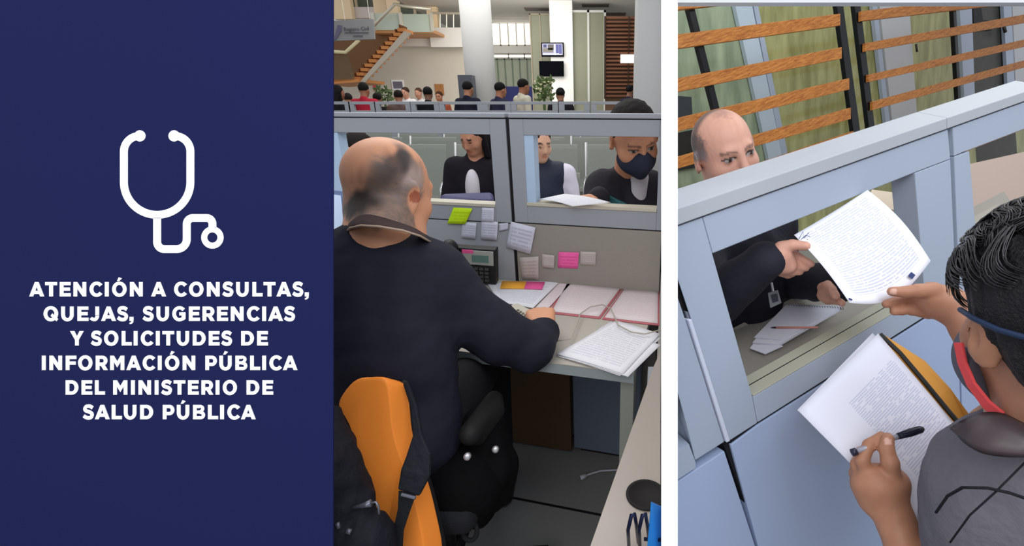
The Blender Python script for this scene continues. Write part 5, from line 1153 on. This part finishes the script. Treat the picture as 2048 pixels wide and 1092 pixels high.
for q, m_ in (([(1466, -10), (1500, -10), (1568, 330), (1540, 330)], mat('mullion_pale', (190, 206, 220), .4)), ([(1503, -10), (1512, -10), (1580, 330), (1568, 330)], alu), ([(1743, -10), (1752, -10), (1786, 300), (1778, 300)], alu), ([(1757, -10), (1817, -10), (1838, 280), (1790, 290)], palep), ([(1918, -10), (1943, -10), (1952, 260), (1932, 260)], alu), ([(2006, -10), (2022, -10), (2032, 230), (2018, 230)], alu), ([(2024, -10), (2110, -10), (2110, 230), (2034, 230)], palep)):
    gp('mullion', q, m_, -.05, .04)
m_ = MB(); m_.tube([GP(1832, 88, -.08), GP(1834, 104, -.08)], .012, 8); m_.tube([GP(2008, 54, -.09), GP(2011, 64, -.09)], .02, 8); m_.build('door_handle', mat('handle_dark', (70, 66, 62), .3, .6), gw, smooth=True)
dm_ = gp('interior_monitor', [(1336, 190), (1383, 194), (1385, 232), (1336, 245)], mat('int_monitor', (62, 68, 74), .4), -.04, .02); tag(dm_, 'dark monitor seen behind the glass'); gp('interior_table', [(1336, 270), (1392, 258), (1420, 330), (1336, 345)], mat('int_dark', (44, 44, 40), .5), -.04, .02)
gp('interior_figure', [(1946, 10), (1962, 8), (1966, 40), (1985, 42), (1984, 60), (1948, 62)], mat('int_fig', (34, 34, 36), .6), -.02, .02)
tab_ = MB().prism([R(1930, 330, -.5), R(2110, 290, -.5), R(2110, 520, -.3), R(1940, 560, -.3)], VR*.03).build('booth_table', mat('booth_taupe', (176, 156, 146), .6)); tag(tab_, 'taupe table surface seen through the right booth window', 'table')
st(MB().prism([Q(1356, -30, .7), Q(2080, -30, .7), Q(2080, 5, .7), Q(1356, 5, .7)], EF*.01).build('trim_6', mat('trim_grey', (206, 207, 210), .6)))

# ---------------------------------------------------------------- man behind the partition (face over the cap)
mb_ = empty('person', DP(1500, 640)-NR*.25+VR*.7, 'balding man in dark jacket looking over the booth partition, handing over a paper', 'person')
FC = Q(1449, 307, 1.25); uf = nz(-VR+NR*.15); ff = nz(EX*.22-EF*.93-EU*.25); ff = nz(ff-uf*np.dot(ff, uf)); FR = np.stack([np.cross(ff, uf), ff, uf], 1)
fo, FT = head_ops(FC, FR, .94)
def fcol(P):
    C = face_col(FC, FR, .94, (214, 160, 140), (92, 76, 70))(P); q = (P-FC)@FR/.94; n1 = wob(P, 280, 5)
    def blend(w, c):
        w = np.clip(w, 0, 1)[:, None]; return C*(1-w)+np.array(lin(c))[:3]*w
    side = np.clip((np.abs(q[:, 0])-.062+.003*n1)/.008, 0, 1)*np.clip((.045-q[:, 1])/.02, 0, 1)*np.clip((q[:, 2]-.0)/.02, 0, 1)
    C = blend(side*.9, (92, 82, 82)); low = side*np.clip((.04-q[:, 2])/.03, 0, 1); C = blend(low, (150, 140, 144))
    top = np.clip((q[:, 2]-.1+.006*n1)/.01, 0, 1)*np.clip((.03-np.abs(q[:, 0]-.0))/.02, 0, 1)*np.clip((.06-q[:, 1])/.02, 0, 1); C = blend(top*.5*(.6+.4*np.abs(n1)), (96, 76, 72))
    bk = np.clip((.0-q[:, 1])/.02, 0, 1)*np.clip((q[:, 2]-.0)/.02, 0, 1); C = blend(bk*.8, (60, 52, 50))
    return C
nbk = FC+VR*.2-EF*(-.03); SM = FC+VR*.27-NR*.1; S1, S2 = SM-HRr*.10, SM+HRr*.2; PE = FC+VR*.72-NR*.2+HRr*.04
E1 = S1+VR*.25+NR*.02; W1 = Q(1528, 522, 1.03); E1 = Q(1428, 600, 1.14); E2 = S2+VR*.2; W2 = Q(1672, 566, 1.17)
mt2 = lambda g: [('u', cap(S1, S2, .065+g), .04), ('u', cap((S1+S2)/2+VR*.06, PE, .12+g, .13+g), .06)]
ma2 = lambda g: [('u', cap(S1, E1, .052+g, .045+g), .04), ('u', cap(E1, W1, .042+g, .026+g), .02), ('u', cap(S2, E2, .052+g, .045+g), .04), ('u', cap(E2, W2, .043+g, .03+g), .02)]
def chain(pts, r0, r1, k=.004):
    n = len(pts)-1; return [('u', cap(Q(*pts[i]), Q(*pts[i+1]), r0+(r1-r0)*i/n, r0+(r1-r0)*(i+1)/n), k) for i in range(n)]
hand_b = [('u', cap(W1, Q(1560, 510, 1.02), .026, .026), .015), ('u', cap(Q(1545, 530, 1.03), Q(1575, 530, 1.03), .022, .02), .015)]
hand_b += chain([(1562, 495, 1.01), (1585, 490, 1.0), (1612, 492, .985)], .014, .0095)+chain([(1572, 508, 1.03), (1592, 512, 1.035), (1622, 528, 1.02)], .0125, .008)+chain([(1568, 528, 1.03), (1590, 532, 1.035), (1612, 536, 1.03)], .0115, .008)+chain([(1565, 540, 1.035), (1583, 543, 1.04), (1600, 544, 1.04)], .0105, .0075)+chain([(1560, 545, 1.05), (1575, 550, 1.06), (1586, 548, 1.06)], .009, .007)
hand_c = chain([(1650, 590, 1.12), (1660, 580, 1.08), (1672, 592, 1.04)], .018, .009)+chain([(1645, 575, 1.12), (1655, 570, 1.08), (1664, 580, 1.05)], .012, .008)+chain([(1655, 600, 1.12), (1672, 600, 1.07), (1684, 606, 1.04)], .011, .008)
blob('body', fo+[('u', cap(FT(0, -.03, -.05), (S1+S2)/2-VR*.02, .052, .06), .03)]+mt2(-.01)+ma2(0)+hand_b+hand_c, .0042, vcol('skin', .5, .35), mb_, colf=fcol)
blob('jacket', mt2(.012)+ma2(.018), .009, mat('jacket_night', (34, 34, 46), .8, bump=.2, nscale=50), mb_, disp=folds(.004, 40, 6))
bd = empty('id_badge', Q(1548, 600, 1.13), 'clear plastic identity badge hanging before the dark jacket', 'badge')
MB().prism([Q(1536, 586, 1.12), Q(1556, 580, 1.12), Q(1563, 606, 1.13), Q(1541, 616, 1.13)], EF*.002).build('card', mat('badge_grey', (120, 124, 130), .3), bd)
MB().prism([Q(1542, 590, 1.118), Q(1554, 587, 1.118), Q(1557, 602, 1.128), Q(1545, 606, 1.128)], -EF*.001).build('photo', mat('badge_dark', (60, 62, 72), .4), bd)
MB().tube([Q(1546, 583, 1.12), Q(1543, 566, 1.13)], .003, 8).build('clip', mat('steel', (200, 200, 204)), bd)

# paper passed through the window
pass_c = [Q(1699, 606, .94), Q(1861, 522, .98), Q(1735, 380, 1.06), Q(1588, 470, 1.0)]
sh = sheet('letter', pass_c, papermat('letter_print', (240, 241, 252), (164, 168, 200), 36, .5, (.12, .08, .06, .1), 30), n=20, th=.0006, bendf=lambda u, v: .014*math.sin(math.pi*v)*(.6+.4*u)-.008*math.sin(math.pi*u), vecf=lambda u, v: (-EU*.030+EX*.012)*math.sin(math.pi*u)*(1-v)**1.5, label='printed white letter being passed through the service window', cat='letter')
mk = MB(); mk.prism([Q(1816, 552, .972), Q(1822, 544, .974), Q(1830, 550, .974), Q(1824, 558, .972)], -EF*.0015); mk.tube([Q(1698+k_*3, 597+k_*1.5, .938) for k_ in range(3)], .0016, 6); mk.build('stamp_mark', mat('stamp_ink', (60, 70, 120), .7), sh)
mk = MB()
for s_ in (((1598, 478), (1606, 463), (1608, 476), (1618, 465)), ((1600, 481), (1612, 470), (1620, 474)), ((1604, 484), (1616, 478))): mk.tube([Q(x, y, .993+(.0 if x < 1610 else .002)) for x, y in s_], .0006, 5)
mk.build('signature', mat('stamp_ink', (60, 70, 120)), sh)

# ---------------------------------------------------------------- papers, folder and pen held by the front man
PL = [Q(1597, 822, .90), Q(1713+120, 925+135, .78), Q(1957, 905, .86), Q(1756, 667, 1.0)]
lower = sheet('printed_sheets', [PL[1], PL[2], PL[3], PL[0]], papermat('list_print', (232, 233, 248), (156, 162, 200), 60, .45, (.34, .06, .2, .06), 14), n=14, bend=.004, th=.001, label='white printed list held over the orange folder', cat='paper')
sheet('under_sheet', [p+EF*.006+q for p, q in zip([PL[1], PL[2], Q(1748, 667, 1.0), PL[0]], (0, 0, 0, 0))], mat('page_white', (226, 226, 240)), lower, n=4, th=.001)
fo_ = empty('document_folder', Q(1850, 760, .95), 'orange yellow document folder with black edge under the sheets', 'folder')
MB().prism([Q(1760, 668, 1.01), Q(1772, 672, 1.012), Q(1850, 722, .975), Q(1900, 776, .935), Q(1945, 838, .90), Q(1966, 900, .88), Q(1850, 1070, .79), Q(1720, 930, .87), Q(1606, 824, .925)], EF*.004).build('cover', mat('folder_orange', (226, 160, 70), .6), fo_)
m_ = MB(); m_.tube([Q(1760, 668, 1.0), Q(1800, 706, .975), Q(1850, 765, .94), Q(1900, 826, .90), Q(1936, 868, .878)], .0045, 6); tag(m_.build('edge_band', blackp, fo_), 'black spine edge')
pen = empty('ballpoint_pen', Q(1780, 880, .79), 'silver and black ballpoint pen in the lower hand', 'pen')
pa, pb_, pc_ = Q(1708, 904, .80), Q(1795, 873, .80), Q(1847, 857, .80)
MB().tube([pa, pb_], [.0042, .0046], 10).build('barrel', mat('pen_silver', (176, 172, 186), .3, .3), pen, smooth=True)
MB().tube([pb_, pb_*.5+pc_*.5, pc_*.9+pb_*.1, pc_], [.005, .0068, .006, .003], 10).build('cap', mat('pen_dark', (28, 32, 50), .3), pen, smooth=True)
MB().tube([Q(1806, 868, .79), Q(1838, 858, .79)], .0022, 6).build('clip', mat('pen_dark', (28, 32, 50)), pen)
MB().lathe(pa, pb_-pa, [(.0062, -.004), (.0062, .004)], 12).build('end_ring', mat('pen_ring', (60, 58, 76), .3, .5), pen, smooth=True)

# ---------------------------------------------------------------- curly haired man in front
fm = empty('person', Q(2010, 1400, .9)*np.array([1, 1, 0])+UZ*0, 'curly haired man with grey and red face mask holding papers, seen from behind', 'person')
GC = Q(2106, 664, .58); gu = nz(EU*.90-EF*.22-EX*.12); gf = nz(EX*.17-EU*.42+EF*.88); gf = nz(gf-gu*np.dot(gf, gu)); GR = np.stack([np.cross(gf, gu), gf, gu], 1)
go, GT = head_ops(GC, GR, 1.02, nose=True)
skf = (172, 116, 88)
def gcol(P):
    C = np.tile(np.array(lin((178, 126, 100)))[:3], (len(P), 1))*(1+.05*wob(P, 120, 4))[:, None]
    nail = np.minimum(np.linalg.norm(P-Q(1776, 884, .783), axis=1), np.linalg.norm(P-Q(1786, 583, .93), axis=1)); C[nail < .0065] = np.array(lin((222, 176, 160)))[:3]
    return C
NB = Q(2100, 860, .60); SA, SB = Q(1985, 985, .66), Q(2210, 900, .6)
hand_u = [('u', cap(Q(2010, 790, .84), Q(1945, 665, .90), .036, .03), .02), ('u', cap(Q(1945, 665, .90), Q(1900, 612, .93), .03, .026), .02), ('u', cap(Q(1900, 606, .93), Q(1862, 592, .94), .031, .028), .02), ('u', cap(Q(1895, 622, .94), Q(1862, 612, .945), .022, .02), .015)]
hand_u += chain([(1868, 580, .925), (1835, 582, .925), (1812, 584, .93), (1784, 583, .935)], .0155, .0095)+chain([(1852, 598, .955), (1815, 596, .965), (1790, 604, .965), (1772, 608, .96)], .0115, .0085)+chain([(1856, 610, .955), (1825, 614, .965), (1805, 621, .962), (1788, 623, .96)], .011, .0083)+chain([(1866, 620, .955), (1842, 624, .96), (1824, 622, .962), (1812, 619, .962)], .0105, .008)+chain([(1876, 625, .95), (1856, 629, .955), (1840, 626, .957)], .0095, .0075)
hand_l = [('u', cap(Q(1830, 1180, .74), Q(1790, 1040, .79), .032, .026), .02), ('u', cap(Q(1790, 1040, .79), Q(1765, 975, .80), .027, .034), .02), ('u', cap(Q(1745, 960, .80), Q(1790, 965, .80), .024, .022), .02), ('u', cap(Q(1728, 970, .81), Q(1740, 1000, .81), .02, .02), .02)]
hand_l += chain([(1785, 960, .79), (1780, 925, .782), (1773, 898, .787), (1776, 877, .79)], .0155, .0098)+chain([(1738, 955, .80), (1724, 920, .80), (1738, 890, .805), (1764, 872, .808)], .0125, .0082)+chain([(1727, 965, .81), (1714, 930, .82), (1722, 905, .83), (1745, 893, .835)], .012, .008)+chain([(1724, 975, .82), (1711, 948, .83), (1714, 925, .845), (1730, 915, .85)], .0115, .0078)+chain([(1724, 985, .83), (1712, 965, .845), (1716, 945, .855)], .0105, .0075)
bod = [('u', cap(GT(0, -.03, -.05), NB, .055, .06), .03), ('u', cap(SA, SB, .05), .04), ('u', cap(Q(2110, 960, .66), Q(2110, 1350, .8), .12, .13), .05), ('u', cap(SA, Q(1880, 1200, .78), .045), .03), ('u', cap(Q(1880, 1200, .78), Q(1830, 1180, .74), .035), .02), ('u', cap(SB, Q(2200, 1100, .8), .045), .03), ('u', cap(Q(2200, 1100, .8), Q(2010, 790, .84), .04, .036), .03)]
blob('body', go+bod+hand_u+hand_l, .0038, vcol('skin', .5, .35), fm, colf=gcol)
jm = mat('jacket_grey', (104, 102, 112), .8, bump=.25, nscale=80, noise=.06)
js = [('u', ell(Q(2010, 1035, .64), (.095, .075, .11)), .04), ('u', cap(Q(1990, 960, .645), Q(2220, 900, .6), .058), .05), ('u', cap(Q(1975, 1010, .655), Q(1945, 1180, .70), .062, .065), .04), ('u', cap(Q(2100, 1000, .65), Q(2110, 1350, .8), .13, .15), .05), ('u', cap(Q(2075, 925, .60), Q(2150, 910, .62), .06), .04), ('u', cap(SB, Q(2200, 1100, .8), .062, .055), .04), ('u', cap(Q(2200, 1100, .8), Q(2110, 960, .83), .052, .046), .03)]
blob('jacket', js, .006, jm, fm, disp=folds(.0025, 45, 12))
tag(blob('sleeve', [('u', cap(Q(1915, 1180, .745), Q(1848, 1090, .79), .03, .024))], .006, mat('sleeve_navy', (34, 38, 62), .8), fm), 'dark navy inner sleeve')
tag(loft([Q(1903, 853, .60), Q(1928, 838, .585), (Q(1962, 825, .575)), Q(2005, 826, .565), Q(2050, 846, .555), Q(2110, 868, .55), Q(2190, 880, .56), Q(2240, 860, .60)], [Q(1905, 860, .595), Q(1928, 886, .57), Q(1962, 906, .553), Q(2005, 914, .54), Q(2050, 915, .53), Q(2110, 915, .525), Q(2200, 915, .54), Q(2260, 890, .59)], .012, -EF+EU*.3).build('collar', mat('collar_leather', (66, 54, 58), .4, spec=.45), fm, smooth=True), 'dark brown leather look collar')
m_ = MB(); m_.tube([Q(1872, 1025, .62), Q(1895, 992, .595), (Q(1925, 975, .565)), Q(1975, 976, .545), Q(2020, 986, .54), Q(2060, 1000, .54)], .0018, 6); m_.tube([Q(1900, 1085, .585), Q(1940, 1030, .555), Q(1990, 985, .545), Q(2050, 925, .54)], .0011, 6); tag(m_.build('seam', blackf, fm, smooth=True), 'black piping seams')
GE = lambda p, r: ell(GT(*p), np.array(r)*1.03, GR)
hcap = [('u', GE((0, -.022, .050), (.088, .104, .100))), ('u', GE((0, .03, .085), (.075, .075, .055)), .03), ('u', GE((0, -.06, -.01), (.07, .06, .06)), .03), ('s', GE((0, .118, -.03), (.1, .075, .085)), .012), ('s', GE((-.09, .012, -.035), (.03, .032, .045)), .01), ('s', GE((.09, .012, -.035), (.03, .032, .045)), .01)]
hair = blob('hair', hcap, .004, mat('hair_black', (22, 20, 24), .55, spec=.4, bump=.6, nscale=220), fm, disp=folds(.003, 120, 3))
rnd = random.Random(4); m_ = MB(); hcol = m_
for i in range(170):
    th_ = rnd.uniform(-math.pi, math.pi); ph_ = rnd.uniform(.15, 1.45)
    dl_ = np.array([math.cos(ph_)*math.sin(th_), math.cos(ph_)*math.cos(th_), math.sin(ph_)])
    if dl_[2] < .3 and dl_[1] < .55: continue
    flow = nz(np.cross(dl_, [.5, -.2, 1])+.45*np.array([rnd.gauss(0, 1), rnd.gauss(0, 1), rnd.gauss(0, 1)])); tg = nz(flow-dl_*np.dot(flow, dl_)); sd = np.cross(dl_, tg)
    L_ = rnd.uniform(.05, .085); amp = rnd.uniform(.006, .012); fq = rnd.uniform(3.5, 6.5); ph0 = rnd.random()*6.28; curlin = rnd.uniform(-.6, .6); lift = rnd.uniform(.002, .014)
    for q_ in range(11):
        offs = (q_-5)*.0023+rnd.gauss(0, .0008); pts = []
        for k_ in range(13):
            t = k_/12; x = L_*(t-.5); w_ = amp*math.sin(fq*t+ph0)+offs*(1-.5*t)+curlin*L_*t*t*.6
            d2 = dl_*1.0+tg*x/.09+sd*w_/.09; d2 = nz(d2); pts.append(GT(*(np.array([0, -.008, .045])+d2*(np.array([.089, .106, .106])+lift+.006*math.sin(math.pi*t)+.002*math.sin(9*t+q_)))))
        m_.tube(pts, [.00115*(1-.75*abs(2*k_/12-1)**3) for k_ in range(13)], 4)
m_.build('curls', mat('hair_gloss', (24, 22, 26), .3, spec=.6), hair, smooth=True)
blob('face_mask', [('u', GE((0, .035, -.06), (.075, .09, .066))), ('u', cap(GT(0, .11, -.03), GT(0, .1, -.09), .022), .03), ('s', GE((0, -.04, -.05), (.13, .075, .13)), .004), ('s', half(GT(0, 0, -.012), GR@np.array([0, .3, 1])), .004) if False else ('s', GE((0, .0, .06), (.13, .16, .068)), .006)], .004, mat('mask_grey', (92, 92, 104), .85), fm)
m_ = MB(); ep = [GT(-.0785, .035+.002*k_, -.028-.0*k_) for k_ in range(1)]
rib = [GT(-.080, .040, -.024), GT(-.080, .030, -.048), GT(-.076, .016, -.072), GT(-.069, -.004, -.090), GT(-.062, -.020, -.098)]
tag(ribbon(rib, .018, .004, -(GR[:, 0])).build('mask_band', mat('mask_red', (236, 84, 88), .8), fm, .001), 'coral red side band of the mask')
MB().tube([rib[-1], GT(-.066, -.045, -.095), GT(-.06, -.07, -.088), GT(-.04, -.09, -.08)], .0022, 6).build('mask_strap', blackf, fm, smooth=True)
MB().tube([GT(-.086, .03, .026), GT(-.095, -.012, .03), GT(-.092, -.05, .03), GT(-.074, -.092, .03), GT(-.035, -.125, .03)], .0035, 6).build('headband_strap', mat('strap_blue', (34, 52, 84), .6), fm, smooth=True)
